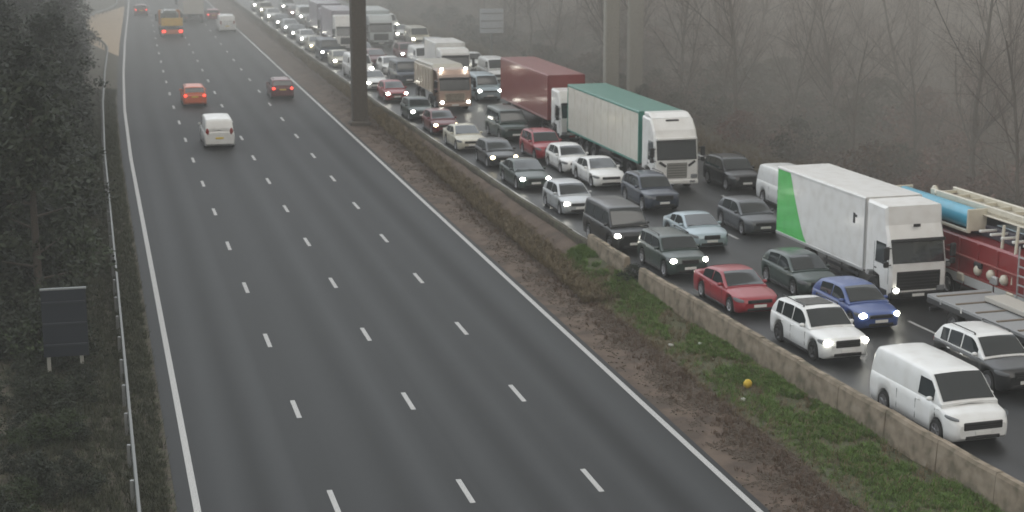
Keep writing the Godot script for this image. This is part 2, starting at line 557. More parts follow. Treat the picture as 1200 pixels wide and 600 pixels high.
func kinds() -> Dictionary:
	var K := {}
	K.hatch = {"kind": "hatch", "L": 4.1, "W": 1.78, "H": 1.46, "wb": 2.55, "fo": 0.85, "r": 0.315, "gc": 0.17, "belt": 0.93, "tumble": 0.30, "hl": 0.68,
		"top": [[-2.05, 0.86], [-1.95, 0.95], [-1.2, 0.95], [0.85, 0.93], [1.3, 0.88], [1.85, 0.76], [2.05, 0.64]],
		"roof": [[-2.0, 0.93], [-1.86, 1.10], [-1.55, 1.36], [-0.6, 1.45], [0.1, 1.44], [0.3, 1.38], [1.05, 0.93]],
		"ws": [0.98, 0.24], "rw": [-1.93, -1.58], "wins": [[-0.33, 0.62], [-1.30, -0.40]], "doors": [-0.37, -1.15, 0.75]}
	K.saloon = {"kind": "saloon", "L": 4.68, "W": 1.84, "H": 1.41, "wb": 2.8, "fo": 0.88, "r": 0.33, "gc": 0.15, "belt": 0.91, "tumble": 0.33, "hl": 0.66,
		"top": [[-2.34, 0.84], [-2.25, 0.96], [-1.6, 0.97], [0.9, 0.91], [1.4, 0.87], [2.1, 0.75], [2.34, 0.62]],
		"roof": [[-1.95, 0.95], [-1.1, 1.32], [-0.4, 1.40], [0.1, 1.40], [0.25, 1.36], [1.05, 0.91]],
		"ws": [0.99, 0.22], "rw": [-1.82, -1.12], "wins": [[-0.33, 0.62], [-1.25, -0.40]], "doors": [-0.37, -1.15, 0.75]}
	K.suv = {"kind": "suv", "L": 4.45, "W": 1.86, "H": 1.63, "wb": 2.68, "fo": 0.88, "r": 0.36, "gc": 0.21, "belt": 1.03, "tumble": 0.22, "hl": 0.80, "gh": 0.26, "gw": 0.5, "tlh": 0.12,
		"top": [[-2.22, 0.92], [-2.12, 1.05], [-1.2, 1.05], [0.85, 1.03], [1.3, 1.00], [2.0, 0.92], [2.22, 0.76]],
		"roof": [[-2.17, 1.03], [-2.02, 1.22], [-1.75, 1.54], [-0.6, 1.62], [0.15, 1.61], [0.36, 1.53], [1.02, 1.03]],
		"ws": [0.96, 0.30], "rw": [-2.10, -1.80], "wins": [[-0.33, 0.62], [-1.15, -0.40], [-1.65, -1.22]], "doors": [-0.37, -1.18, 0.75], "rails": [-1.5, 0.1]}
	K.mini = {"kind": "mini", "L": 4.25, "W": 1.82, "H": 1.56, "wb": 2.67, "fo": 0.8, "r": 0.34, "gc": 0.19, "belt": 1.02, "tumble": 0.18, "hl": 0.80, "gh": 0.2, "gw": 0.42,
		"top": [[-2.12, 0.9], [-2.02, 1.03], [-1.2, 1.03], [0.8, 1.02], [1.2, 1.0], [1.95, 0.92], [2.12, 0.74]],
		"roof": [[-2.07, 1.02], [-1.97, 1.18], [-1.78, 1.49], [-0.6, 1.55], [0.35, 1.53], [0.5, 1.46], [0.98, 1.02]],
		"ws": [0.93, 0.46], "rw": [-2.0, -1.8], "wins": [[-0.33, 0.62], [-1.15, -0.40], [-1.68, -1.22]], "doors": [-0.37, 0.75], "rails": [-1.5, 0.1]}
	K.coupe = {"kind": "coupe", "L": 4.2, "W": 1.83, "H": 1.36, "wb": 2.5, "fo": 0.88, "r": 0.33, "gc": 0.15, "belt": 0.90, "tumble": 0.36, "hl": 0.66, "gh": 0.2, "gw": 0.42,
		"top": [[-2.1, 0.82], [-2.0, 0.92], [-1.4, 0.94], [0.75, 0.90], [1.3, 0.86], [1.9, 0.76], [2.1, 0.62]],
		"roof": [[-1.85, 0.92], [-1.0, 1.26], [-0.3, 1.35], [0.05, 1.35], [0.2, 1.31], [0.98, 0.90]],
		"ws": [0.92, 0.17], "rw": [-1.7, -1.05], "wins": [[-0.45, 0.55], [-1.05, -0.52]], "doors": [-0.49, 0.7]}
	K.van = {"kind": "van", "L": 5.05, "W": 2.02, "H": 1.98, "wb": 3.1, "fo": 0.98, "r": 0.345, "gc": 0.2, "belt": 1.18, "tumble": 0.13, "hl": 0.93, "lh": 0.06, "gh": 0.24, "gw": 0.64, "gy": 0.72, "nose": 0.2, "stern": 0.05, "tlh": 0.26, "tly": 1.15, "rpy": 0.75, "mback": 0.55,
		"top": [[-2.52, 1.10], [-2.48, 1.18], [1.0, 1.18], [1.55, 1.15], [2.2, 1.00], [2.52, 0.80]],
		"roof": [[-2.48, 1.18], [-2.42, 1.85], [-2.30, 1.94], [-1.0, 1.97], [0.75, 1.95], [1.0, 1.88], [1.75, 1.18]],
		"ws": [1.68, 0.95], "rw": [], "wins": [[0.42, 1.30]], "doors": [0.35, 1.45, -0.75], "wintop": 1.74}
	K.mpv = {"kind": "mpv", "L": 4.9, "W": 1.92, "H": 1.92, "wb": 3.0, "fo": 0.9, "r": 0.34, "gc": 0.19, "belt": 1.12, "tumble": 0.14, "hl": 0.86, "gh": 0.12, "gw": 0.6, "nose": 0.18, "stern": 0.05, "tlh": 0.2,
		"top": [[-2.45, 1.05], [-2.40, 1.12], [1.0, 1.12], [1.6, 1.08], [2.2, 0.98], [2.45, 0.78]],
		"roof": [[-2.42, 1.12], [-2.34, 1.72], [-2.22, 1.86], [-1.0, 1.91], [0.8, 1.89], [1.0, 1.82], [1.65, 1.12]],
		"ws": [1.58, 0.95], "rw": [-2.40, -2.34], "wins": [[0.42, 1.22], [-0.85, 0.34], [-2.05, -0.93]], "doors": [0.36, -0.9], "wintop": 1.70}
	return K

func wheel_mesh(r: float, w: float) -> Array:
	var key := "tw%.2f_%.2f" % [r, w]
	if meshes.has(key): return meshes[key]
	var st := begin()
	var h := w * 0.5
	lathe_x(st, [[-h, r * 0.58], [-h, r * 0.94], [-h * 0.8, r], [h * 0.8, r], [h, r * 0.94], [h, r * 0.58]], 22)
	var a := done(st)
	st = begin()
	lathe_x(st, [[-h * 0.95, 0.0], [-h * 0.95, r * 0.22], [-h * 0.45, r * 0.28], [-h * 0.4, r * 0.5], [-h * 1.01, r * 0.6], [h * 1.01, r * 0.6], [h * 0.4, r * 0.5], [h * 0.45, r * 0.28], [h * 0.95, r * 0.22], [h * 0.95, 0.0]], 18)
	meshes[key] = [a, done(st)]
	return meshes[key]

func axle(t: Node, s: float, r := 0.5, hw := 1.08, w := 0.32) -> void:
	var m := wheel_mesh(r, w)
	for sx in [-1.0, 1.0]:
		var o := part(t, "wheel", m[0], M.tyre, Vector3(sx * hw, r, -s))
		part(o, "rim", m[1], M.rim)

# lorry cab; s = 0 at its front face. o: H roof height, len, fairing, dark (black lower front)
func cab(t: Node, col: Material, o := {}) -> void:
	var h: float = o.get("H", 3.5)
	var l: float = o.get("len", 2.25)
	var hw := 1.235
	var ft: float = o.get("ft", 0.75)         # how far back the roof fairing reaches its top
	var wb: float = o.get("wb", 1.62)          # windscreen bottom
	var wt: float = o.get("wt", 2.55)          # and top
	var p := [[-0.10, 0.42], [0.0, 0.62], [0.0, 1.25], [-0.02, wb], [-0.24, wt], [-0.24 - (h - wt) * 0.18, wt + (h - wt) * 0.45], [-ft, h], [-l, h + 0.04], [-l, 0.95], [-1.95, 0.95], [-1.85, 1.10], [-1.40, 1.20], [-0.95, 1.10], [-0.80, 0.42]]
	part(t, "cab", slabm(p, hw, 0.09), col)
	# windscreen, wrapping slightly round the corners
	var st := begin()
	var rows := []
	for i in 7:
		var y := lerpf(wb + 0.05, wt - 0.02, i / 6.0)
		var s := lerpf(-0.02, -0.24, (y - wb) / (wt - wb))
		var row := []
		for j in 11:
			var x := lerpf(-1.13, 1.13, j / 10.0)
			row.append(Vector3(x, y, -s - 0.012 + 0.0 * absf(x)))
		rows.append(row)
	sheet(st, rows)
	part(t, "windscreen", done(st), M.glass)
	st = begin()
	box(st, Vector3(0, wt + 0.03, 0.14), Vector3(2.3, 0.14, 0.22), 0.03, Basis(Vector3(1, 0, 0), 0.25))
	part(t, "sun_visor", done(st), o.get("visor", M.black))
	for sx in [-1.0, 1.0]:
		var w := begin()
		quad(w, Vector3(sx * (hw + 0.006), wb - 0.05, 0.28), Vector3(sx * (hw + 0.006), wt - 0.12, 0.42), Vector3(sx * (hw + 0.006), wt - 0.12, 1.2), Vector3(sx * (hw + 0.006), wb - 0.05, 1.25))
		part(t, "side_window", done(w), M.glass)
		for z in [0.18, 1.34]: part(t, "door_seam", bx(Vector3(sx * (hw + 0.001), 1.7, z), Vector3(0.012, 1.5, 0.018), 0.0), M.chassis)
		part(t, "door_handle", bx(Vector3(sx * (hw + 0.012), 1.42, 1.2), Vector3(0.03, 0.05, 0.16), 0.01), M.chassis)
		var mr := begin()
		box(mr, Vector3(sx * (hw + 0.22), wb + 0.50, -0.02), Vector3(0.24, 0.52, 0.14), 0.04)
		box(mr, Vector3(sx * (hw + 0.22), wb + 0.06, -0.02), Vector3(0.22, 0.24, 0.14), 0.04)
		box(mr, Vector3(sx * (hw + 0.08), wb + 0.68, 0.03), Vector3(0.2, 0.04, 0.05), 0.01)
		box(mr, Vector3(sx * (hw + 0.08), wb + 0.02, 0.03), Vector3(0.2, 0.04, 0.05), 0.01)
		part(t, "mirror", done(mr), M.black)
		var hl := part(t, "headlight", bx(Vector3(sx * 0.98, o.get("hl", 0.72), -0.015), Vector3(0.36, 0.22, 0.08), 0.03), M.lens)
		if o.get("lit", 0) != 0 and (o.lit == 2 or sx * o.lit > 0):
			part(hl, "bulb", blob(Vector3(sx * 0.98, o.get("hl", 0.72), -0.05), Vector3(0.13, 0.10, 0.05), 12), M.lamp)
		var stp := begin()
		box(stp, Vector3(sx * (hw - 0.02), 0.55, 0.5), Vector3(0.1, 0.30, 0.52), 0.03)
		part(t, "step", done(stp), M.chassis)
	st = begin()
	var gy0: float = o.get("g0", 0.78)
	var gy1: float = o.get("g1", wb - 0.12)
	box(st, Vector3(0, (gy0 + gy1) * 0.5, -0.005), Vector3(o.get("gw", 1.5), gy1 - gy0, 0.05), 0.02)
	var g := part(t, "grille", done(st), o.get("gm", M.black))
	var nsl := 6
	for k in nsl:
		part(g, "slat", bx(Vector3(0, gy0 + (gy1 - gy0) * (k + 0.5) / nsl, -0.037), Vector3(o.get("gw", 1.5) * 0.94, 0.035, 0.018), 0.004), o.get("slat", M.darkrim))
	part(t, "bumper", bx(Vector3(0, 0.50, 0.10), Vector3(2.46, 0.26, 0.30), 0.05), o.get("bumper", M.black))
	part(t, "number_plate", bx(Vector3(0, 0.50, -0.06), Vector3(0.52, 0.11, 0.02), 0.0), M.plate_w)
	var wp := begin()
	for x in [-0.5, 0.35]: box(wp, Vector3(x, wb + 0.09, -0.035), Vector3(0.75, 0.02, 0.02), 0.0, Basis(Vector3(0, 0, 1), 0.06))
	part(t, "wiper", done(wp), M.black)

func chassis(t: Node, s0: float, s1: float) -> void:
	var st := begin()
	for x in [-0.42, 0.42]: box(st, Vector3(x, 0.86, -(s0 + s1) * 0.5), Vector3(0.09, 0.26, absf(s0 - s1)), 0.0)
	var k := 0
	while s0 - 0.6 - k * 1.5 > s1:
		box(st, Vector3(0, 0.86, -(s0 - 0.6 - k * 1.5)), Vector3(0.84, 0.18, 0.1), 0.0)
		k += 1
	part(t, "chassis", done(st), M.chassis)

func side_guard(t: Node, s0: float, s1: float, m: Material) -> void:
	for sx in [-1.0, 1.0]:
		var st := begin()
		for y in [0.55, 0.82]: box(st, Vector3(sx * 1.2, y, -(s0 + s1) * 0.5), Vector3(0.03, 0.13, absf(s0 - s1)), 0.01)
		for e in [s0 - 0.2, (s0 + s1) * 0.5, s1 + 0.2]: box(st, Vector3(sx * 1.17, 0.78, -e), Vector3(0.04, 0.6, 0.06), 0.0)
		part(t, "side_guard", done(st), m)

# van-like box of panels: walls, each panel a part, and a roof. s runs from s0 (front) to s1 (rear)
func box_body(t: Node, s0: float, s1: float, y0: float, y1: float, wall: Material, roof: Material, n: int, panel := "side_panel", frame: Material = null, ends: Material = null) -> void:
	var fr: Material = frame if frame else wall
	var en: Material = ends if ends else wall
	var st := begin()
	box(st, Vector3(0, (y0 + y1) * 0.5, -(s0 + s1) * 0.5), Vector3(2.44, y1 - y0 - 0.04, s0 - s1 - 0.04), 0.0)
	part(t, "load_space", done(st), fr)
	var d := (s0 - s1 - 0.16) / n
	for sx in [-1.0, 1.0]:
		for i in n:
			part(t, panel, bx(Vector3(sx * 1.235, (y0 + y1) * 0.5, -(s0 - 0.08 - d * (i + 0.5))), Vector3(0.05, y1 - y0 - 0.22, d - 0.045), 0.018), wall)
		var rl := begin()
		for y in [y0 + 0.05, y1 - 0.05]: box(rl, Vector3(sx * 1.245, y, -(s0 + s1) * 0.5), Vector3(0.06, 0.12, s0 - s1), 0.02)
		for s in [s0 - 0.04, s1 + 0.04]: box(rl, Vector3(sx * 1.243, (y0 + y1) * 0.5, -s), Vector3(0.07, y1 - y0 - 0.1, 0.09), 0.02)
		part(t, "side_rail", done(rl), fr)
	part(t, "roof", bx(Vector3(0, y1 + 0.015, -(s0 + s1) * 0.5), Vector3(2.5, 0.05, s0 - s1 + 0.02), 0.015), roof)
	part(t, "front_wall", bx(Vector3(0, (y0 + y1) * 0.5, -(s0 + 0.005)), Vector3(2.38, y1 - y0 - 0.06, 0.04), 0.01), en)
	for x in [-0.6, 0.6]: part(t, "rear_door", bx(Vector3(x, (y0 + y1) * 0.5, -(s1 - 0.005)), Vector3(1.18, y1 - y0 - 0.08, 0.04), 0.01), en)
	var bp := begin()
	box(bp, Vector3(0, 0.55, -(s1 + 0.12)), Vector3(2.3, 0.16, 0.1), 0.02)
	for x in [-0.6, 0.6]: box(bp, Vector3(x, 0.72, -(s1 + 0.12)), Vector3(0.1, 0.3, 0.08), 0.0)
	part(t, "rear_bumper", done(bp), M.chassis)
	for x in [-0.95, 0.95]: part(t, "tail_light", bx(Vector3(x, 0.74, -(s1 + 0.06)), Vector3(0.36, 0.12, 0.06), 0.01), M.tail_lit if t.has_meta("lit_tail") else M.tail)

# ---------------------------------------------------------------- vegetation
func grow(limb: SurfaceTool, twig: SurfaceTool, p: Vector3, dir: Vector3, length: float, r: float, depth: int, g: RandomNumberGenerator) -> void:
	var q := p
	var d := dir
	var segs := 4 if depth < 2 else 2
	var st := limb if depth < 2 else twig
	for i in segs:
		var d2 := (d + Vector3(g.randf_range(-1, 1), g.randf_range(-0.3, 0.9), g.randf_range(-1, 1)) * 0.14).normalized()
		var e := q + d2 * length / segs
		var t0 := float(i) / segs
		var t1 := float(i + 1) / segs
		tube(st, q, e, lerpf(r, r * 0.35, t0), lerpf(r, r * 0.35, t1), 6 if depth == 0 else 4 if depth == 1 else 3)
		if depth < 4:
			var kids := [4, 3, 3, 3][depth] as int
			if depth > 0 or i > 0:
				for k in kids:
					var a := g.randf() * TAU
					var side := d2.cross(Vector3(cos(a), 0.15, sin(a))).normalized()
					var nd := (d2 * g.randf_range(0.45, 0.9) + side * g.randf_range(0.6, 1.0) + Vector3(0, 0.25, 0)).normalized()
					grow(limb, twig, q.lerp(e, g.randf()), nd, length * g.randf_range(0.36, 0.58) * (0.85 if depth == 0 else 1.0), lerpf(r, r * 0.35, t1) * 0.55, depth + 1, g)
		q = e
		d = d2

func bare_tree(seed_: int, h: float) -> Array:
	var g := RandomNumberGenerator.new()
	g.seed = seed_
	var limb := begin()
	var twig := begin()
	grow(limb, twig, Vector3(0, -0.3, 0), Vector3(g.randf_range(-0.08, 0.08), 1, g.randf_range(-0.08, 0.08)).normalized(), h, h * 0.011 + 0.02, 0, g)
	return [done(limb), done(twig)]

func leaf(st: SurfaceTool, c: Vector3, s: float, g: RandomNumberGenerator, tone := 1.0, up := 0.3) -> void:
	var a := Vector3(g.randf_range(-1, 1), g.randf_range(-1, 1) * 0.7, g.randf_range(-1, 1)).normalized()
	var b := a.cross(Vector3(g.randf_range(-1, 1), g.randf_range(-1, 1) + up, g.randf_range(-1, 1))).normalized()
	var n := b.cross(a) * 0.15 * s
	st.set_smooth_group(-1)
	var k := g.randf_range(0.65, 1.3) * tone
	st.set_color(Color(k, k * g.randf_range(0.92, 1.05), k * g.randf_range(0.8, 1.1)))
	var w := s * 0.42
	for p in [c - a * s + n, c + b * w, c + a * s, c - a * s + n, c + a * s, c - b * w]: st.add_vertex(p)

func leafy(seed_: int, rx: float, y0: float, y1: float, clumps: int, per: int, size: float, cone: float) -> ArrayMesh:
	var g := RandomNumberGenerator.new()
	g.seed = seed_
	var st := begin()
	for i in clumps:
		var t := g.randf()
		var y := lerpf(y0, y1, t)
		var prof := lerpf(sin(PI * clampf(t * 0.92 + 0.08, 0, 1)), (1.0 - t) * 1.1 + 0.06, cone)
		var a := g.randf() * TAU
		var rr := rx * prof * sqrt(g.randf_range(0.25, 1.0)) * (1.0 + 0.25 * sin(a * 3.0 + seed_) + 0.2 * sin(t * 17.0 + a * 2.0))
		var c := Vector3(cos(a) * rr, y, sin(a) * rr)
		var tone := g.randf_range(0.45, 1.5)
		for k in per:
			var o := Vector3(g.randfn(0, 1), g.randfn(0, 0.7), g.randfn(0, 1)) * size * 1.7
			leaf(st, c + o, size * g.randf_range(0.6, 1.3), g, tone)
	return done(st)

func tuft(seed_: int, h: float, n: int, spread: float) -> ArrayMesh:
	var g := RandomNumberGenerator.new()
	g.seed = seed_
	var st := begin()
	st.set_smooth_group(-1)
	for i in n:
		var a := g.randf() * TAU
		var p := Vector3(cos(a), 0, sin(a)) * spread * g.randf()
		var lean := Vector3(cos(a + 0.6), 0, sin(a + 0.6)) * h * g.randf_range(0.2, 0.8)
		var hh := h * g.randf_range(0.5, 1.2)
		var w := Vector3(-sin(a), 0, cos(a)) * 0.014 * (1.0 + h)
		var k := g.randf_range(0.55, 1.4)
		st.set_color(Color(k, k, k * 0.9))
		var m := p + lean * 0.4 + Vector3(0, hh * 0.65, 0)
		for q in [p - w, p + w, m, m + w * 0.6, m - w * 0.6, p + lean + Vector3(0, hh, 0)]: st.add_vertex(q)
	return done(st)

func scatter(called: String, label: String, category: String, mesh: Mesh, m: Material, spots: Array) -> void:
	var mm := MultiMesh.new()
	mm.transform_format = MultiMesh.TRANSFORM_3D
	mm.mesh = mesh
	mm.instance_count = spots.size()
	for i in spots.size():
		var sc := rng.randf_range(0.6, 1.4)
		mm.set_instance_transform(i, Transform3D(Basis(Vector3.UP, rng.randf() * TAU).scaled(Vector3(sc, sc * rng.randf_range(0.7, 1.2), sc)), spots[i]))
	var o := MultiMeshInstance3D.new()
	o.name = numbered(called)
	o.multimesh = mm
	o.material_override = m
	add_child(o)
	tag(o, label, category)
	o.set_meta("kind", "stuff")

# ---------------------------------------------------------------- setting
var hill := FastNoiseLite.new()
func ER(u: float, v: float) -> float:          # height of the wooded slope on the far side
	var e := 36.6 + C(u)
	var t := maxf(0.0, v - e - 3.5)
	return RH - 0.03 + minf(t, 70.0) * 0.20 * smoothstep(0.0, 12.0, t) + hill.get_noise_2d(u, v) * minf(t * 0.25, 2.2)
func EL(u: float, v: float) -> float:          # and of the verge on the near side
	var t := maxf(0.0, LE(u) - 2.2 - v)
	return -0.02 + minf(t, 60.0) * 0.10 + hill.get_noise_2d(u + 90, v) * minf(t * 0.2, 1.2)
func EM(u: float, v: float) -> float:          # the central reservation
	var w := 21.35 + C(u)
	var t := clampf((v - 20.0) / maxf(0.3, w - 20.0), 0.0, 1.0)
	var top := curve([[20.0, 0.30], [62.0, 0.30], [70.0, 0.62], [90.0, 0.72], [400.0, 0.72]], u)
	return 0.004 + t * t * (3.0 - 2.0 * t) * top + hill.get_noise_2d(u * 6.0, v * 6.0) * 0.09 * smoothstep(17.8, 19.6, v)

func strip(u0: float, u1: float, du: float, vs: Callable, yf: Callable, n: int, col = null) -> ArrayMesh:
	var st := begin()
	st.set_smooth_group(1)
	var rows := []
	var cols := []
	var k := int(ceil((u1 - u0) / du))
	for i in k + 1:
		var u := lerpf(u0, u1, float(i) / k)
		var e: Array = vs.call(u)
		var r := []
		var c := []
		for j in n + 1:
			var v := lerpf(e[0], e[1], float(j) / n)
			r.append(P(u, v, yf.call(u, v)))
			c.append(col.call(u, v) if col != null else Color.WHITE)
		rows.append(r)
		cols.append(c)
	for i in k:
		for j in n:
			for q in [[i, j], [i + 1, j], [i + 1, j + 1], [i, j], [i + 1, j + 1], [i, j + 1]]:
				st.set_color(cols[q[0]][q[1]])
				st.add_vertex(rows[q[0]][q[1]])
	return done(st)

func flat(y: float) -> Callable: return func(_u, _v): return y

func lane_x(u: float, k: int) -> float:         # lane lines of the near carriageway, 0 outer edge .. 4 median edge
	return lerpf(LE(u), 17.4, k / 4.0)

func road_col(base: float, tracks: Callable) -> Callable:
	return func(u: float, v: float) -> Color:
		var t: float = tracks.call(u, v)          # 0..1 across a lane
		var wear := exp(-pow((absf(t - 0.5) - 0.24) / 0.09, 2.0))
		var mid := exp(-pow((t - 0.5) / 0.10, 2.0))
		var b := base * (1.0 + 0.34 * wear - 0.36 * mid + 0.34 * hill.get_noise_1d(v * 22.0))   # wheel tracks and oil line across each lane; nothing varies along the road
		return Color(b, b, b)

func setting() -> void:
	hill.seed = 5
	hill.frequency = 0.035
	hill.fractal_octaves = 3
	var pl := PlaneMesh.new()
	pl.size = Vector2(3000, 3000)
	var gr := struct("ground", pl, M.litter)
	gr.position = Vector3(0, -2.5, -600)
	struct("near_carriageway", strip(15, 420, 2.5, func(u): return [LE(u) - 0.55, 17.75], flat(0.0), 84, road_col(0.035, func(u, v): return fposmod((v - LE(u)) / (17.4 - LE(u)) * 4.0, 1.0))), M.road_near)
	struct("oncoming_carriageway", strip(15, 420, 2.5, func(u): return [21.6 + C(u), 36.7 + C(u)], flat(RH), 76, road_col(0.033, func(u, v): return fposmod((v - 21.6 - C(u)) / 3.6, 1.0))), M.road_far)
	struct("verge", strip(10, 420, 2.5, func(u): return [-60.0, LE(u) - 0.5], func(u, v): return EL(u, v), 40), M.bank)
	struct("central_reservation", strip(15, 420, 1.2, func(u): return [17.7, 21.5 + C(u)], func(u, v): return EM(u, v), 16), M.soil)
	struct("turf_strip", strip(22, 72, 0.6, func(u): return [20.15 + 0.25 * hill.get_noise_1d(u * 9.0), 21.4 + C(u)], func(u, v): return EM(u, v) + 0.025, 8), M.turf)
	struct("embankment", strip(10, 480, 4, func(u): return [36.6 + C(u), 230.0], func(u, v): return ER(u, v), 70), M.litter)
	struct("gravel_bay", strip(178, 252, 2, func(u): return [LE(u) - 5.2 * sin(PI * clampf((u - 178) / 74.0, 0, 1)) - 0.6, LE(u) - 0.55], func(u, v): return 0.012 + maxf(0.0, EL(u, v)) + 0.02, 8), M.sand)
	# painted lines
	var near := get_node("near_carriageway")
	var far := get_node("oncoming_carriageway")
	part(near, "edge_line", strip(15, 420, 4, func(u): return [LE(u) - 0.10, LE(u) + 0.10], flat(0.005), 1), M.line)
	part(near, "edge_line", strip(15, 420, 4, func(_u): return [17.3, 17.5], flat(0.005), 1), M.line)
	for k in [1, 2, 3]:
		for i in range(-3, 24):
			var uc := 45.4 + 9.0 * i
			part(near, "lane_dash", strip(uc - 1.0, uc + 1.0, 2, func(u): return [lane_x(u, k) - 0.08, lane_x(u, k) + 0.08], flat(0.005), 1), M.line)
	part(far, "edge_line", strip(15, 420, 4, func(u): return [36.1 + C(u), 36.3 + C(u)], flat(RH + 0.005), 1), M.line)
	part(far, "edge_line", strip(15, 420, 4, func(u): return [21.85 + C(u), 21.97 + C(u)], flat(RH + 0.005), 1), M.line)
	for k in [1, 2, 3]:
		for i in range(-3, 18):
			var uc := 56.4 + 9.0 * i
			part(far, "lane_dash", strip(uc - 1.0, uc + 1.0, 2, func(u): return [21.55 + 3.6 * k + C(u) - 0.07, 21.55 + 3.6 * k + C(u) + 0.07], flat(RH + 0.005), 1), M.line)
	# the concrete wall between the carriageways, in two lengths, and the low kerb wall beyond
	for w in [[16.0, 66.6, 1.30, "long weathered tan concrete wall between the two carriageways beside green turf"], [68.4, 73.5, 1.36, "short tan concrete wall stub beyond the gap in the central wall"], [73.6, 400.0, 0.97, "low earthy barrier wall along the far queue of traffic"]]:
		var cw := thing("concrete_wall", w[3], "wall")
		var np := int((w[1] - w[0]) / 3.0) + 1
		for n in np:
			var st := begin()
			var rows := []
			var ua: float = lerpf(w[0], w[1], float(n) / np) + 0.012
			var ub: float = lerpf(w[0], w[1], float(n + 1) / np) - 0.012
			var jog := 0.02 * sin(n * 7.3)
			for i in 4:
				var u := lerpf(ua, ub, i / 3.0)
				var c := 21.42 + C(u) + jog * 0.5
				var j := hill.get_noise_2d(u * 14.0, 3.0) * 0.05 + jog
				rows.append([P(u, c - 0.06, -0.3), P(u, c + j * 0.3, w[2] - 0.10 + j), P(u, c + 0.05, w[2] + j), P(u, c + 0.24, w[2] + j), P(u, c + 0.27, w[2] - 0.06 + j), P(u, c + 0.30, -0.3)])
			sheet(st, rows, -1)
			st.set_smooth_group(-1)
			for r in [rows[0], rows[-1]]:
				for q in range(1, 5):
					for p in [r[0], r[q], r[q + 1]]: st.add_vertex(p)
			part(cw, "wall_panel", done(st), M.wall if w[0] < 73.0 else M.bank)
	# crash barrier along the near verge
	var rail := func(u: float) -> float: return LE(u) - 1.6 - 3.6 * pow(sin(PI * clampf((u - 178) / 74.0, 0, 1)), 2.0)
	var cb := thing("crash_barrier", "galvanised crash barrier along the verge by the dark trees", "barrier")
	var rows2 := []
	for i in 126:
		var u := 20.0 + i * 2.0
		var v: float = rail.call(u)
		var y := EL(u, v)
		rows2.append([P(u, v - 0.03, y + 0.72), P(u, v + 0.05, y + 0.66), P(u, v + 0.0, y + 0.58), P(u, v + 0.05, y + 0.50), P(u, v - 0.03, y + 0.44), P(u, v - 0.05, y + 0.58), P(u, v - 0.03, y + 0.72)])
	var rs := begin()
	sheet(rs, rows2, -1)
	part(cb, "rail", done(rs), M.steel)
	for i in 78:
		var u := 21.0 + i * 3.2
		var v: float = rail.call(u) - 0.12
		part(cb, "post", bx(Vector3.ZERO, Vector3(0.1, 0.95, 0.12), 0.0), M.steel, P(u, v, EL(u, v) + 0.25))

	# gantry
	var g := thing("gantry", "tall gantry with twin pale legs in the verge and a dark median column", "gantry", P(122, 0))
	g.rotation.y = A
	var st := begin()
	box(st, Vector3(18.75, 5.3, 0), Vector3(1.1, 10.6, 0.8), 0.08)
	part(g, "median_column", done(st), M.rust, Vector3.ZERO, "dark brown column in the central reservation")
	part(g, "column_base", bx(Vector3(18.75, 0.05, 0), Vector3(1.5, 0.5, 1.2), 0.1), M.rust)
	for x in [37.75, 39.6]:
		part(g, "leg", bx(Vector3(x, 6.0, 0), Vector3(1.15, 10.6, 0.6), 0.1), M.gantry)
	for y in [10.6, 12.0]:
		part(g, "chord", bx(Vector3(28.8, y, 0), Vector3(22.0, 0.3, 0.5), 0.03), M.gantry)
	for i in 12:
		part(g, "brace", bx(Vector3(18.9 + i * 1.8, 11.3, 0), Vector3(0.14, 1.2, 0.2), 0.0), M.gantry)

	# signs, seen from behind
	var s := thing("road_sign", "square grey sign back on a tall pole in the far verge", "sign", P(158, 37.0, RH), A)
	part(s, "pole", bx(Vector3(0, 2.2, 0), Vector3(0.16, 5.0, 0.16), 0.02), M.steel)
	part(s, "sign_board", bx(Vector3(0, 3.65, 0.12), Vector3(2.3, 2.3, 0.05), 0.02), mat(Color(0.55, 0.58, 0.62), 0.5))
	for y in [2.95, 3.65, 4.35]: part(s, "stiffener", bx(Vector3(0, y, 0.16), Vector3(2.1, 0.07, 0.04), 0.0), M.steel)
	s = thing("road_sign", "dark navy rectangular sign board on pale posts in the shrubby verge", "sign", P(58.8, -1.55, EL(58.8, -1.55)), A)
	for x in [-0.35, 0.75]: part(s, "post", bx(Vector3(x, 0.9, 0), Vector3(0.13, 2.6, 0.13), 0.02), mat(Color(0.30, 0.30, 0.27), 0.6))
	part(s, "sign_board", bx(Vector3(0.25, 2.25, 0.10), Vector3(1.5, 2.35, 0.06), 0.01), mat(Color(0.016, 0.021, 0.030), 0.5))
	for y in [1.5, 2.25, 3.0]: part(s, "back_rail", bx(Vector3(0.25, y, 0.15), Vector3(1.44, 0.06, 0.05), 0.0), mat(Color(0.035, 0.042, 0.052), 0.5))
	part(s, "top_rail", bx(Vector3(0.25, 3.46, 0.10), Vector3(1.54, 0.07, 0.10), 0.01), mat(Color(0.24, 0.26, 0.27), 0.5))
	# bits lying in the median
	var o := part(self, "yellow_marker", blob(Vector3(0, 0.16, 0), Vector3(0.16, 0.17, 0.14)), mat(Color(0.55, 0.38, 0.03), 0.6), P(52.6, 21.3, EM(52.6, 21.3)))
	tag(o, "small yellow plastic marker lying in the median grass below the wall", "marker")
	for q in [[58.6, 20.6], [57.9, 21.5], [51.5, 20.7], [66.9, 20.4], [71.0, 20.3]]:
		o = part(self, "litter", blob(Vector3(0, 0.06, 0), Vector3(0.16, 0.06, 0.10), 6), mat(Color(0.45, 0.45, 0.42), 0.7), P(q[0], q[1], EM(q[0], q[1]) + 0.02))
		o.rotation.y = q[0]
		tag(o, "pale scrap of litter on the central reservation", "litter", "litter scraps in the median")

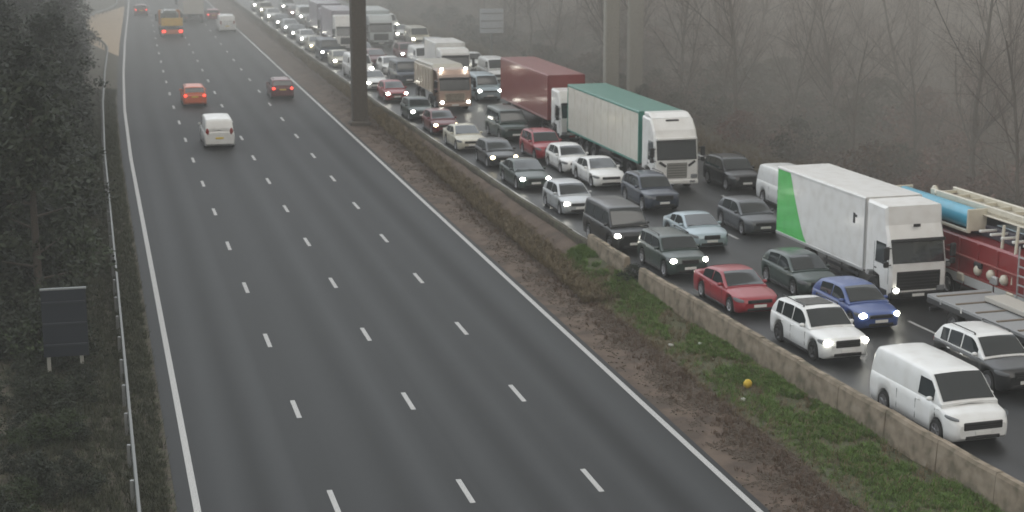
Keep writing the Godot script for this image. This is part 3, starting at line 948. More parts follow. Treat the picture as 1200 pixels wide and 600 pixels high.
# the banks of mist that lie over the far road and the wooded slope
func mist() -> void:
	for q in [["far_mist", "pale mist thickening over the far end of the road", P(290, 30, 12), Vector3(260, 30, 340), 0.0052, Color(1, 1, 0.985)], ["slope_mist", "thin mist hanging among the bare trees of the slope", P(160, 92, 14), Vector3(112, 36, 260), 0.0220, Color(1, 0.965, 0.92)], ["road_mist", "faint mist over the whole road", P(150, 25, 12), Vector3(420, 32, 420), 0.0008, Color(1, 1, 0.985)]]:
		var f := FogVolume.new()
		f.name = numbered(q[0])
		f.size = q[3]
		f.shape = RenderingServer.FOG_VOLUME_SHAPE_BOX
		var fm := FogMaterial.new()
		fm.density = q[4]
		fm.albedo = q[5]
		f.material = fm
		add_child(f)
		f.position = q[2]
		f.rotation.y = A
		tag(f, q[1], "mist")
		f.set_meta("kind", "stuff")

func plant(called: String, label: String, category: String, group: String, pr: Array, at: Vector3, sc: float, names := ["trunk", "crown"]) -> void:
	var t := thing(called, label, category, at, rng.randf() * TAU, group)
	t.scale = Vector3.ONE * sc * Vector3(rng.randf_range(0.85, 1.15), rng.randf_range(0.9, 1.1), rng.randf_range(0.85, 1.15))
	part(t, names[0], pr[0], pr[2])
	part(t, names[1], pr[1], pr[3])

func vegetation() -> void:
	rng.seed = 77
	# dark evergreens on the near side
	var ev := []
	for i in 4:
		var h := 9.0
		var st := begin()
		tube(st, Vector3(0, -0.5, 0), Vector3(0.1, h * 0.5, 0), 0.20, 0.13, 7)
		tube(st, Vector3(0.1, h * 0.5, 0), Vector3(0, h * 0.95, 0.1), 0.13, 0.03, 6)
		for k in 14:
			var a := k * 2.4
			var y := h * (0.15 + 0.05 * k)
			tube(st, Vector3(0.05, y, 0), Vector3(cos(a), 0.25, sin(a)) * 1.7 * (1.1 - k / 20.0) + Vector3(0, y, 0), 0.06, 0.015, 4)
		ev.append([done(st), leafy(100 + i, 2.5, 0.5, h, 150, 30, 0.17, 0.3 + 0.15 * i), M.bark, [M.leaf_dark, M.leaf_mid][i % 2]])
	var spots := []
	for u in range(68, 235, 5):
		for row in 3:
			var v := LE(u) - 4.3 - row * 3.2 - rng.randf() * 1.4 - (3.4 if u > 172 else 0.0)
			spots.append([u + rng.randf_range(-2, 2), v, rng.randf_range(0.85, 1.35) * (0.75 if row == 0 else 1.0)])
	for q in spots:
		if q[1] > -0.32 * q[0] + 0.242 * q[0] - 5.5 - 2.0:
			var tw: Array = ["tall dark evergreen tree in the dense row beside the near verge", "tall evergreens along the near verge"] if q[2] > 1.05 else ["lower dark evergreen tree squeezed into the row beside the near verge", "lower evergreens along the near verge"]
			plant("evergreen_tree", tw[0], "tree", tw[1], ev[rng.randi() % 4], P(q[0], q[1], EL(q[0], q[1])), q[2])
	# shrubs
	var sh := []
	for i in 3:
		var st := begin()
		for k in 7:
			var a := k * 0.9 + i
			tube(st, Vector3(0, -0.2, 0), Vector3(cos(a) * 0.6, 1.1 + 0.1 * k, sin(a) * 0.6), 0.03, 0.01, 4)
		sh.append([done(st), leafy(200 + i, 1.25, 0.1, 1.9, 120, 14, 0.10, 0.15), M.bark, [M.leaf_mid, M.leaf_dark, M.leaf_ivy][i]])
	for i in 150:
		var u := 40.0 + 90.0 * pow(rng.randf(), 1.5)
		var v := LE(u) - 3.0 - absf(rng.randfn(0, 2.2))
		var sc := rng.randf_range(0.6, 1.15)
		if absf(v + 1.9) < 2.4 and u > 40 and u < 61: sc *= 0.5
		if v > -0.078 * u - 5.0:
			var ks := rng.randi() % 3
			plant("shrub", ["mid green leafy shrub in the undergrowth of the near verge", "blackish green shrub in the undergrowth of the near verge", "bright ivy green shrub in the undergrowth of the near verge"][ks], "shrub", ["mid green verge shrubs", "blackish verge shrubs", "ivy green verge shrubs"][ks], sh[ks], P(u, v, EL(u, v)), sc, ["stem", "foliage"])
	# misty bare trees on the slope
	var bt := []
	for i in 5:
		var b := bare_tree(300 + i, 9.5)
		bt.append([b[0], b[1], M.bark, M.twig_red if i == 4 else M.twig])
	var n := 0
	for row in 9:
		var u := 64.0 + row * 2.0
		while u < 330.0:
			u += rng.randf_range(4.5, 8.5) * (1.0 + row * 0.10)
			var v := 42.0 + row * 5.2 + rng.randf_range(-2.0, 2.0)
			if v < 0.64 * u + 5.0 and v > 0.02 * u:
				var k := rng.randi() % 5
				var sc := rng.randf_range(0.75, 1.3)
				var siz := "tall" if sc > 1.12 else "small" if sc < 0.9 else "middling"
				var hue := "reddish" if k == 4 else "grey-brown"
				var zone: String = ["at the foot of the misty slope", "low on the misty slope", "high on the misty slope"][0 if row < 2 else 1 if row < 5 else 2] + (" beyond the gantry" if u > 124.0 else " before the gantry")
				plant("bare_tree", "%s %s bare tree %s" % [siz, hue, zone], "tree", "%s %s bare trees %s" % [siz, hue, zone], bt[k], P(u, v, ER(u, v)), sc)
				n += 1
	print("bare trees ", n)
	# bushes at its foot
	var bu := []
	for i in 4:
		var st := begin()
		for k in 9:
			var a := k * 0.7 + i
			tube(st, Vector3(0, -0.2, 0), Vector3(cos(a) * 0.9, 1.3 + 0.08 * k, sin(a) * 0.9), 0.03, 0.008, 4)
		bu.append([done(st), leafy(400 + i, 1.6, 0.05, 2.0, 110, 13, 0.10, 0.1), M.bark, [M.bramble, M.scrub, M.twig_red, M.leaf_mid][i]])
	var bl := ["brown bramble bush at the foot of the wooded slope", "olive scrub bush at the foot of the wooded slope", "reddish brown bush at the foot of the wooded slope", "dark green bush at the foot of the wooded slope"]
	for i in 210:
		var u := rng.randf_range(62, 230)
		var v := 40.3 + C(u) + absf(rng.randfn(0, 7.0))
		if v < 0.64 * u + 4.0:
			var k := 2 if (v > 0.52 * u and rng.randf() < 0.7) else rng.randi() % 4
			plant("bush", bl[k], "bush", bl[k].replace("bush", "bushes"), bu[k], P(u, v, ER(u, v)), rng.randf_range(0.6, 1.25) * (1.0 if v < 44.0 else 1.5), ["stem", "foliage"])
	# ground cover
	var pts := []
	for i in 15000:
		var u := 36.0 + 38.0 * rng.randf()
		var v := lerpf(20.05, 21.4 + C(u), sqrt(rng.randf()))
		if hill.get_noise_2d(u * 9.0, v * 14.0) > -0.22: pts.append(P(u, v, EM(u, v)))
	scatter("median_grass", "short green grass on the strip below the concrete wall", "grass", tuft(1, 0.17, 9, 0.10), M.blade, pts)
	pts = []
	for i in 9000:
		var u := 66.0 + 150.0 * rng.randf() * rng.randf()
		pts.append(P(u, rng.randf_range(19.4, 21.4 + C(u)), EM(u, 20.6)))
	for p in range(pts.size()):
		pass
	scatter("dead_grass", "dry brown weeds on the earth bank of the central reservation", "weeds", tuft(2, 0.22, 8, 0.14), M.straw, pts)
	pts = []
	for i in 2500:
		var u := 36.0 + 34.0 * rng.randf()
		var v := rng.randf_range(19.9, 21.4 + C(u))
		pts.append(P(u, v, EM(u, v)))
	scatter("dead_grass", "dry stalks among the green turf below the wall", "weeds", tuft(3, 0.2, 6, 0.12), M.straw, pts)
	pts = []
	for i in 16000:
		var u := 38.0 + 110.0 * rng.randf()
		var v := LE(u) - 0.7 - absf(rng.randfn(0, 3.0))
		pts.append(P(u, v, EL(u, v)))
	scatter("verge_grass", "rough dark grass on the near verge behind the barrier", "grass", tuft(4, 0.26, 9, 0.14), M.scrub, pts)
	pts = []
	for i in 9000:
		var u := 80.0 + 200.0 * rng.randf()
		var v := 36.9 + C(u) + absf(rng.randfn(0, 3.5))
		pts.append(P(u, v, ER(u, v)))
	scatter("slope_grass", "pale rough grass in the verge along the wooded slope", "grass", tuft(5, 0.30, 8, 0.2), M.straw, pts)
	pts = []
	for i in 16000:
		var u := 70.0 + 230.0 * rng.randf()
		var v := 41.0 + C(u) + 50.0 * rng.randf()
		if v < 0.66 * u + 4.0: pts.append(P(u, v, ER(u, v) + 0.1))
	scatter("undergrowth", "brown tangled undergrowth covering the wooded slope", "undergrowth", leafy(500, 0.7, 0.0, 0.6, 10, 5, 0.13, 0.0), M.bramble, pts)
	pts = []
	for i in 9000:
		var u := 36.0 + 120.0 * rng.randf() * rng.randf()
		var v := 17.85 + 2.4 * sqrt(rng.randf())
		if hill.get_noise_2d(u * 11.0, v * 16.0) > -0.15 or v > 19.6: pts.append(P(u, v, EM(u, v) - 0.01))
	var gs := begin()
	for k in 6: box(gs, Vector3(cos(k * 1.9) * 0.10 * k * 0.4, 0.014, sin(k * 2.3) * 0.09 * k * 0.4), Vector3(0.05, 0.035, 0.04) * (0.6 + 0.12 * k), 0.008, Basis(Vector3(0.3, 1, 0.2).normalized(), k * 1.1))
	scatter("gravel", "brown stones and silt strewn along the earth strip", "gravel", done(gs), mat(Color(0.085, 0.066, 0.05), 0.9), pts)
	pts = []
	for i in 2600:
		var u := 36.0 + 110.0 * rng.randf() * rng.randf()
		var v := 20.0 - absf(rng.randfn(0, 0.7))
		pts.append(P(u, maxf(17.9, v), EM(u, v)))
	scatter("dead_weeds", "low dead weeds creeping over the earth strip", "weeds", tuft(6, 0.13, 8, 0.16), M.bramble, pts)
	# dark shrub in the gap of the wall
	var w := thing("shrub", "dark ivy clump filling the gap in the central wall", "shrub", P(67.5, 21.5 + C(67.5), 0.4), 0.0)
	part(w, "stem", sh[0][0], M.bark).scale = Vector3.ONE * 0.4
	part(w, "foliage", sh[1][1], M.leaf_dark).scale = Vector3(0.5, 0.42, 0.5)

# ---------------------------------------------------------------- traffic
func oncoming(u: float) -> float:
	return PI + A - (C(u + 3.0) - C(u - 3.0)) / 6.0

func queue() -> void:
	var K := kinds()
	var white := paint(Color(0.74, 0.75, 0.75))
	var silver := paint(Color(0.45, 0.47, 0.49), 0.3)
	var black := paint(Color(0.012, 0.013, 0.015))
	var navy := paint(Color(0.022, 0.032, 0.055))
	var grey := paint(Color(0.055, 0.062, 0.072))
	var red := paint(Color(0.28, 0.012, 0.022))
	var blue := paint(Color(0.045, 0.085, 0.26))
	var green := paint(Color(0.025, 0.045, 0.040))
	var ice := paint(Color(0.34, 0.42, 0.47), 0.2)
	var cream := paint(Color(0.50, 0.48, 0.40))
	var wine := paint(Color(0.12, 0.015, 0.018))
	var L := [
		# kind, name, label, category, paint, u of its nose, v, extras
		["van", "panel_van", "clean white panel van with black grille beside the concrete wall", "van", white, 43.9, 24.4, {}],
		["suv", "two_tone_suv", "dark sport utility car with white roof beside the flatbed lorry", "car", black, 48.3, 28.55, {"roof": white, "mirror": white}],
		["suv", "sport_utility_car", "white sport utility car with roof rails and lit headlights by the wall", "car", white, 53.3, 24.4, {"lit": true, "sunroof": true, "rim": M.darkrim}],
		["hatch", "hatchback", "blue hatchback with lit headlights between white sport utility car and box lorry", "car", blue, 57.0, 27.6, {"lit": true}],
		["saloon", "saloon_car", "bright red saloon car behind the white sport utility car", "car", red, 60.4, 24.0, {}],
		["hatch", "hatchback", "dark grey-green hatchback just behind the blue hatchback", "car", green, 62.6, 27.7, {}],
		["mini", "crossover_car", "dark green crossover with round lit headlights behind the red saloon", "car", green, 67.2, 23.6, {"lit": true}],
		["coupe", "coupe_car", "pale ice blue coupe with black grille beside the dark green crossover", "car", ice, 72.5, 26.7, {}],
		["mpv", "people_carrier", "black people carrier van with lit headlights by the central wall", "van", black, 72.6, 22.9, {"lit": true}],
		["hatch", "hatchback", "charcoal hatchback following the white and green box lorry", "car", grey, 74.8, 30.2, {}],
		["van", "panel_van", "white panel van half hidden behind the green end of the box lorry", "van", white, 79.2, 34.5, {}],
		["suv", "sport_utility_car", "black sport utility car in the outer lane beside the white curtain trailer cab", "car", black, 86.4, 33.8, {}],
		["suv", "sport_utility_car", "navy blue sport utility car below the white articulated cab", "car", navy, 81.9, 27.6, {}],
		["hatch", "hatchback", "silver hatchback with lit headlights behind the black people carrier", "car", silver, 81.8, 23.0, {"lit": true}],
		["saloon", "saloon_car", "white saloon car nearest the navy sport utility car", "car", white, 89.2, 27.0, {}],
		["hatch", "hatchback", "white hatchback between the white saloon and the red estate", "car", white, 94.3, 26.6, {}],
		["suv", "estate_car", "red estate car beside the red container lorry", "car", red, 99.0, 26.3, {}],
		["saloon", "saloon_car", "dark green saloon with lit headlights behind the silver hatchback", "car", green, 89.6, 22.7, {"lit": true}],
		["hatch", "hatchback", "black hatchback with lit headlights beside the red estate car", "car", black, 97.3, 22.8, {"lit": true, "beam": M.fog_lamp}],
		["saloon", "saloon_car", "white saloon alone by the earth bank of the reservation", "car", cream, 104.2, 22.4, {}],
		["hatch", "hatchback", "brown hatchback with yellow lit lamps behind the cream white saloon", "car", wine, 111.8, 22.3, {"lit": true, "beam": M.fog_lamp}],
		["mpv", "panel_van", "dark green van in front of the red container lorry cab", "van", green, 107.6, 26.2, {}],
		["hatch", "hatchback", "dark green hatchback with lit headlights in front of the red one", "car", green, 119.0, 22.1, {"lit": true}],
		["mpv", "panel_van", "grey blue van with lit headlights in front of the white box van", "van", ice, 128.6, 29.3, {"lit": true}],
		["hatch", "hatchback", "bright red hatchback with lit headlights beside the dark gantry column", "car", red, 130.0, 22.2, {"lit": true}],
		["mpv", "panel_van", "slate blue van behind the buff tipper lorry", "van", navy, 141.0, 25.3, {}],
		["saloon", "saloon_car", "white saloon just beyond the dark gantry column", "car", white, 138.0, 22.0, {"lit": true}],
		["van", "panel_van", "white van behind the white saloon beyond the gantry", "van", white, 146.5, 22.1, {"lit": true}],
		["van", "panel_van", "white van in the third lane behind the box van", "van", white, 152.0, 29.0, {}],
		["suv", "sport_utility_car", "wine red sport utility car in the misty third lane", "car", wine, 160.0, 28.9, {"lit": true}],
		["suv", "sport_utility_car", "pale sport utility car in the misty outer lane", "car", silver, 165.0, 32.6, {"lit": true}],
		["hatch", "hatchback", "white hatchback following the buff tipper lorry", "car", white, 149.0, 25.4, {}],
		["hatch", "hatchback", "wine red hatchback two cars behind the slate blue van", "car", wine, 156.5, 25.3, {}],
		["hatch", "hatchback", "cream hatchback with lit headlights beyond the gantry column", "car", cream, 156.0, 21.8, {"lit": true}],
		["mpv", "people_carrier", "dark people carrier with lit headlights beside the white lorry", "van", navy, 163.0, 21.7, {"lit": true}],
		["saloon", "saloon_car", "cream saloon with yellow lamps behind the dark people carrier", "car", cream, 172.0, 21.7, {"lit": true, "beam": M.fog_lamp}],
		["hatch", "hatchback", "white hatchback with bright lamps far along the reservation", "car", white, 180.0, 21.7, {"lit": true}],
		["saloon", "saloon_car", "grey saloon with bright lamps far along the reservation", "car", grey, 187.5, 21.7, {"lit": true}],
		["hatch", "hatchback", "silver hatchback with bright lamps far along the reservation", "car", silver, 195.0, 21.7, {"lit": true}],
		["hatch", "hatchback", "black hatchback with bright lamps far along the reservation", "car", black, 203.0, 21.7, {"lit": true}],
		["saloon", "saloon_car", "white saloon with bright lamps farthest along the reservation", "car", white, 213.0, 21.7, {"lit": true}],
		["suv", "sport_utility_car", "cream sport utility car with lamps far along the reservation", "car", cream, 222.0, 21.7, {"lit": true}],
		["saloon", "saloon_car", "cream saloon in the misty second lane behind the white lorry", "car", cream, 192.0, 25.3, {"lit": true}],
		["hatch", "hatchback", "dark hatchback in the misty second lane behind the cream saloon", "car", grey, 200.0, 25.3, {"lit": true}],
		["van", "panel_van", "pale van in the misty second lane near the top of the queue", "van", silver, 208.0, 25.3, {"lit": true}],
		["saloon", "saloon_car", "red saloon in the misty second lane near the top of the queue", "car", wine, 218.0, 25.3, {"lit": true}],
		["suv", "sport_utility_car", "silver sport utility car in the misty second lane, last in view", "car", silver, 228.0, 25.3, {"lit": true}],
		["hatch", "hatchback", "silver hatchback between the slate blue van and the white hatchback", "car", silver, 163.6, 25.2, {"far": true, "lit": true}],
		["saloon", "saloon_car", "silver saloon in the third lane between the grey blue van and the misty wine car", "car", silver, 145.6, 29.1, {"far": true, "lit": true}],
		["van", "panel_van", "white van in the misty outer lane beside the white box van", "van", white, 140.0, 32.9, {"far": true}],
		["saloon", "saloon_car", "pale saloon in the misty outer lane ahead of the white van", "car", silver, 132.0, 33.0, {"far": true}],
		["suv", "sport_utility_car", "white sport utility car in the misty outer lane behind the white van", "car", white, 149.0, 32.8, {"lit": true, "far": true}],
		["mpv", "people_carrier", "cream people carrier in the misty outer lane", "van", cream, 157.0, 32.7, {"lit": true, "far": true}],
		["van", "panel_van", "cream van in the misty outer lane level with the pale lorry", "van", cream, 174.0, 32.6, {"lit": true, "far": true}],
		["saloon", "saloon_car", "white saloon in the misty outer lane behind the cream van", "car", white, 184.0, 32.6, {"lit": true, "far": true}],
		["van", "panel_van", "white van in the misty outer lane two behind the cream one", "van", white, 193.0, 32.6, {"lit": true, "far": true}],
		["suv", "sport_utility_car", "silver sport utility car in the misty outer lane far off", "car", silver, 203.0, 32.6, {"lit": true, "far": true}],
		["van", "panel_van", "white van in the misty third lane behind the white saloon", "van", white, 208.0, 28.9, {"lit": true, "far": true}],
		["saloon", "saloon_car", "silver saloon in the misty third lane, last in view", "car", silver, 219.0, 28.9, {"lit": true, "far": true}],
		["suv", "sport_utility_car", "white sport utility car by the reservation, last of its lane", "car", white, 231.0, 21.7, {"lit": true, "far": true}],
		["hatch", "hatchback", "wine hatchback in the misty third lane behind the rounded white lorry", "car", wine, 190.0, 28.9, {"lit": true}],
		["saloon", "saloon_car", "white saloon in the misty third lane behind the wine hatchback", "car", white, 199.0, 28.9, {"lit": true}],
	]
	for q in L:
		var k: Dictionary = K[q[0]]
		var u: float = q[5] * 0.982 + k.L * 0.5
		car(k, q[1], q[2], q[3], q[4], P(u, q[6] + (0.32 if q[6] < 24.8 else 0.15), RH), oncoming(u), q[7])
	# near carriageway, moving away
	var orange := paint(Color(0.62, 0.12, 0.04))
	for q in [
		["van", "panel_van", "white panel van driving away alone on the near carriageway", "van", white, 112.5, 8.0, {}],
		["suv", "sport_utility_car", "orange red sport utility car driving away ahead of the white van", "car", orange, 134.8, 7.8, {"tail": true}],
		["suv", "sport_utility_car", "dark red sport utility car driving away in the lane by the reservation", "car", wine, 138.0, 15.0, {"tail": true}],
		["van", "panel_van", "small white van driving away far up the lane by the reservation", "van", white, 204.0, 15.9, {}],
		["hatch", "hatchback", "red hatchback driving away just ahead of the distant white van", "car", red, 222.0, 15.6, {"tail": true}],
		["hatch", "hatchback", "red hatchback driving away in the lane by the gravel bay", "car", wine, 233.0, 6.9, {"tail": true}]]:
		var k: Dictionary = K[q[0]]
		car(k, q[1], q[2], q[3], q[4], P(q[5] + k.L * 0.5, q[6], 0.0), A, q[7])

func lorries() -> void:
	var white := paint(Color(0.80, 0.80, 0.79))
	var offwhite := paint(Color(0.72, 0.70, 0.63))
	var green := paint(Color(0.10, 0.56, 0.13))
	var teal := paint(Color(0.05, 0.23, 0.185))
	var red := paint(Color(0.23, 0.045, 0.045))
	# rigid box lorry, white with a green tail end
	var t := thing("box_lorry", "white rigid box lorry with a bright green rear band", "lorry", P(59.4, 31.05, RH), oncoming(62))
	cab(t, white, {"H": 3.95, "len": 2.1, "lit": 1, "ft": 0.55, "wb": 1.72, "wt": 2.62, "gw": 1.9, "g0": 0.7, "g1": 1.45, "bumper": M.black})
	axle(t, -1.35, 0.5)
	axle(t, -7.2, 0.5)
	chassis(t, -1.0, -10.1)
	side_guard(t, -2.6, -5.7, M.chassis)
	var s0 := -2.2
	var s1 := -10.3
	var y0 := 1.10
	var y1 := 4.0
	part(t, "load_space", bx(Vector3(0, (y0 + y1) * 0.5, -(s0 + s1) * 0.5), Vector3(2.44, y1 - y0 - 0.05, s0 - s1 - 0.05), 0.0), white)
	for sx in [-1.0, 1.0]:
		# the side is a white panel and a green one that meet in a curve
		var rw := []
		var rg := []
		for i in 13:
			var f := i / 12.0
			var y := lerpf(y0 + 0.06, y1 - 0.04, f)
			var sc := -7.3 - 1.75 * pow(f, 0.75)
			rw.append([Vector3(sx * 1.245, y, -(s0 - 0.03)), Vector3(sx * 1.245, y, -sc)])
			rg.append([Vector3(sx * 1.245, y, -(sc - 0.008)), Vector3(sx * 1.245, y, -(s1 + 0.02))])
		var a := begin()
		sheet(a, rw)
		part(t, "side_panel", done(a), white)
		a = begin()
		sheet(a, rg)
		part(t, "green_band", done(a), green)
		part(t, "side_rail", bx(Vector3(sx * 1.25, y0, -(s0 + s1) * 0.5), Vector3(0.05, 0.12, s0 - s1), 0.01), M.alu)
		part(t, "top_rail", bx(Vector3(sx * 1.245, y1 - 0.02, -(s0 + s1) * 0.5), Vector3(0.06, 0.09, s0 - s1), 0.015), white)
		part(t, "corner_post", bx(Vector3(sx * 1.24, (y0 + y1) * 0.5, -(s0 - 0.01)), Vector3(0.06, y1 - y0, 0.05), 0.01), M.alu)
	# small dark emblem on the white side
	part(t, "emblem", bx(Vector3(1.25, 3.05, 3.1), Vector3(0.012, 0.42, 0.17), 0.0), M.chassis)
	part(t, "emblem", bx(Vector3(1.25, 3.16, 3.02), Vector3(0.013, 0.10, 0.32), 0.0), M.chassis)
	part(t, "cab_emblem", bx(Vector3(0.0, 3.2, 0.30), Vector3(0.30, 0.12, 0.02), 0.0), M.chassis)
	part(t, "roof", bx(Vector3(0, y1 + 0.03, -(s0 + s1) * 0.5), Vector3(2.46, 0.04, s0 - s1), 0.012), white)
	part(t, "front_wall", bx(Vector3(0, (y0 + y1) * 0.5, -(s0 + 0.0)), Vector3(2.4, y1 - y0, 0.04), 0.01), white)
	for x in [-0.6, 0.6]: part(t, "rear_door", bx(Vector3(x, (y0 + y1) * 0.5, -(s1 - 0.01)), Vector3(1.18, y1 - y0 - 0.05, 0.04), 0.01), green)

	# white articulated lorry, curtain trailer with green roof
	t = thing("curtain_lorry", "white articulated lorry with a cream curtain trailer and green roof", "lorry", P(86.2, 30.45, RH), oncoming(92))
	cab(t, white, {"H": 3.85, "len": 2.3, "wb": 1.66, "wt": 2.80, "ft": 1.0, "gw": 1.15, "g0": 0.72, "g1": 1.55, "gm": mat(Color(0.16, 0.16, 0.15), 0.5), "slat": mat(Color(0.32, 0.31, 0.28), 0.5), "bumper": white, "hl": 0.80, "visor": white})
	axle(t, -1.4, 0.5)
	axle(t, -4.4, 0.5)
	chassis(t, -1.0, -16.0)
	box_body(t, -2.75, -16.3, 1.12, 4.0, offwhite, teal, 10, "curtain_panel", teal, teal)
	for sx in [-1.0, 1.0]:
		var arm := begin()
		box(arm, Vector3(sx * 0.83, 1.50, -0.03), Vector3(0.46, 0.13, 0.05), 0.02, Basis(Vector3(0, 0, 1), sx * 0.6))
		part(t, "grille_arm", done(arm), M.chassis)
		part(t, "fog_light", bx(Vector3(sx * 0.88, 0.52, -0.06), Vector3(0.3, 0.1, 0.03), 0.01), M.lens)
	part(t, "roof_vent", bx(Vector3(0, 3.74, 0.98), Vector3(0.75, 0.1, 0.3), 0.03), M.chassis)
	part(t, "roof_fairing", slabm([[-1.0, 3.86], [-2.2, 3.9], [-2.2, 4.1], [-1.5, 4.1]], 1.15, 0.05), white)
	for s in [-11.0, -12.3, -13.6]: axle(t, s, 0.5)
	side_guard(t, -5.6, -10.0, M.chassis)
	# red container lorry with a white cab
	t = thing("container_lorry", "articulated lorry with dull red container and white cab", "lorry", P(103.9, 30.05, RH), oncoming(112))
	cab(t, white, {"H": 3.35, "len": 2.2, "wb": 1.65, "wt": 2.55, "ft": 0.6, "gw": 1.6})
	axle(t, -1.4, 0.5)
	axle(t, -4.3, 0.5)
	chassis(t, -1.0, -15.0)
	box_body(t, -2.9, -15.2, 1.2, 4.1, red, red, 24, "corrugated_panel", red, red)
	for s in [-11.2, -12.5, -13.8]: axle(t, s, 0.5)
	# tipper
	var buff := paint(Color(0.46, 0.40, 0.32))
	var brown := paint(Color(0.38, 0.27, 0.22))
	t = thing("tipper_lorry", "buff tipper lorry with lit headlights and cream load cover", "lorry", P(121.4, 25.7, RH), oncoming(125))
	cab(t, brown, {"H": 3.0, "len": 2.0, "wb": 1.5, "wt": 2.4, "lit": 2, "gm": buff, "bumper": brown})
	for s in [-1.4, -3.2, -6.6, -7.9]: axle(t, s, 0.5)
	chassis(t, -1.0, -9.0)
	part(t, "tipper_body", slabm([[-2.15, 1.15], [-2.15, 3.0], [-8.9, 2.85], [-8.9, 1.15]], 1.24, 0.05), buff)
	for i in 7:
		for sx in [-1.0, 1.0]: part(t, "rib", bx(Vector3(sx * 1.26, 2.0, 2.5 + i), Vector3(0.07, 1.6, 0.12), 0.01), buff)
	part(t, "load_cover", slabm([[-2.2, 2.98], [-2.6, 3.25], [-8.4, 3.1], [-8.8, 2.85]], 1.15, 0.1), paint(Color(0.50, 0.48, 0.42)))
	for x in [-0.9, 0.9]: part(t, "roof_lamp", blob(Vector3(x, 3.08, 0.5), Vector3(0.12, 0.09, 0.07), 10), M.lamp)
	# white box van behind the grey van
	rigid("box_van", "white box van behind the grey blue van in the third lane", P(137.5, 29.2, RH), white, white, 7.0, 3.3)
	rigid("white_lorry", "tall white lorry cab and body beyond the gantry column", P(168.5, 24.9, RH), white, paint(Color(0.30, 0.28, 0.33)), 10.0, 3.9)
	rigid("rounded_lorry", "pale lorry in the third lane level with the tall white one", P(172.0, 28.8, RH), paint(Color(0.55, 0.60, 0.62)), paint(Color(0.55, 0.60, 0.62)), 9.0, 3.6)
	rigid("grey_lorry", "grey violet lorry behind the tall white one", P(180.5, 25.0, RH), paint(Color(0.25, 0.23, 0.28)), paint(Color(0.25, 0.23, 0.28)), 9.0, 3.8)
	# near carriageway: yellow works lorry and a grey box trailer
	var yel := paint(Color(0.75, 0.46, 0.03))
	t = thing("works_lorry", "yellow and orange works lorry with low tailboard driving away", "lorry", P(205.0, 9.2, 0), A)
	cab(t, paint(Color(0.55, 0.20, 0.02)), {"H": 2.8, "len": 2.0, "wb": 1.5, "wt": 2.35})
	for s in [-1.4, -5.8]: axle(t, s, 0.5)
	chassis(t, -1.0, -7.2)
	part(t, "load_deck", bx(Vector3(0, 1.15, 4.8), Vector3(2.45, 0.15, 5.2), 0.02), M.chassis)
	part(t, "tailboard", bx(Vector3(0, 1.85, 7.35), Vector3(2.4, 0.9, 0.08), 0.02), yel)
	part(t, "bumper", bx(Vector3(0, 0.75, 7.35), Vector3(2.4, 0.5, 0.12), 0.02), paint(Color(0.65, 0.16, 0.03)))
	for x in [-0.95, 0.95]: part(t, "tail_light", bx(Vector3(x, 0.8, 7.43), Vector3(0.4, 0.25, 0.05), 0.01), M.tail_lit)
	part(t, "load", bx(Vector3(-0.1, 2.1, 4.2), Vector3(1.9, 1.8, 4.0), 0.3), paint(Color(0.05, 0.06, 0.05)))
	t = thing("box_trailer_lorry", "pale grey box trailer lorry driving away beside the yellow works lorry", "lorry", P(232.0, 12.9, 0), A)
	cab(t, white, {"H": 3.2})
	for s in [-1.4, -9.4, -10.7, -12.0]: axle(t, s, 0.5)
	chassis(t, -1.0, -13.2)
	box_body(t, -2.7, -13.4, 1.15, 3.9, paint(Color(0.60, 0.58, 0.54)), paint(Color(0.62, 0.61, 0.58)), 6)
	flatbed()

func rigid(called: String, label: String, at: Vector3, c: Material, b: Material, length: float, h: float) -> void:
	var t := thing(called, label, "lorry", at, A + PI)
	cab(t, c, {"H": h * 0.9, "len": 2.1, "wb": 1.55, "wt": 2.4})
	axle(t, -1.35, 0.45)
	axle(t, -length + 2.0, 0.45)
	chassis(t, -1.0, -length + 0.2)
	box_body(t, -2.25, -length, 1.1, h, b, b, 5)

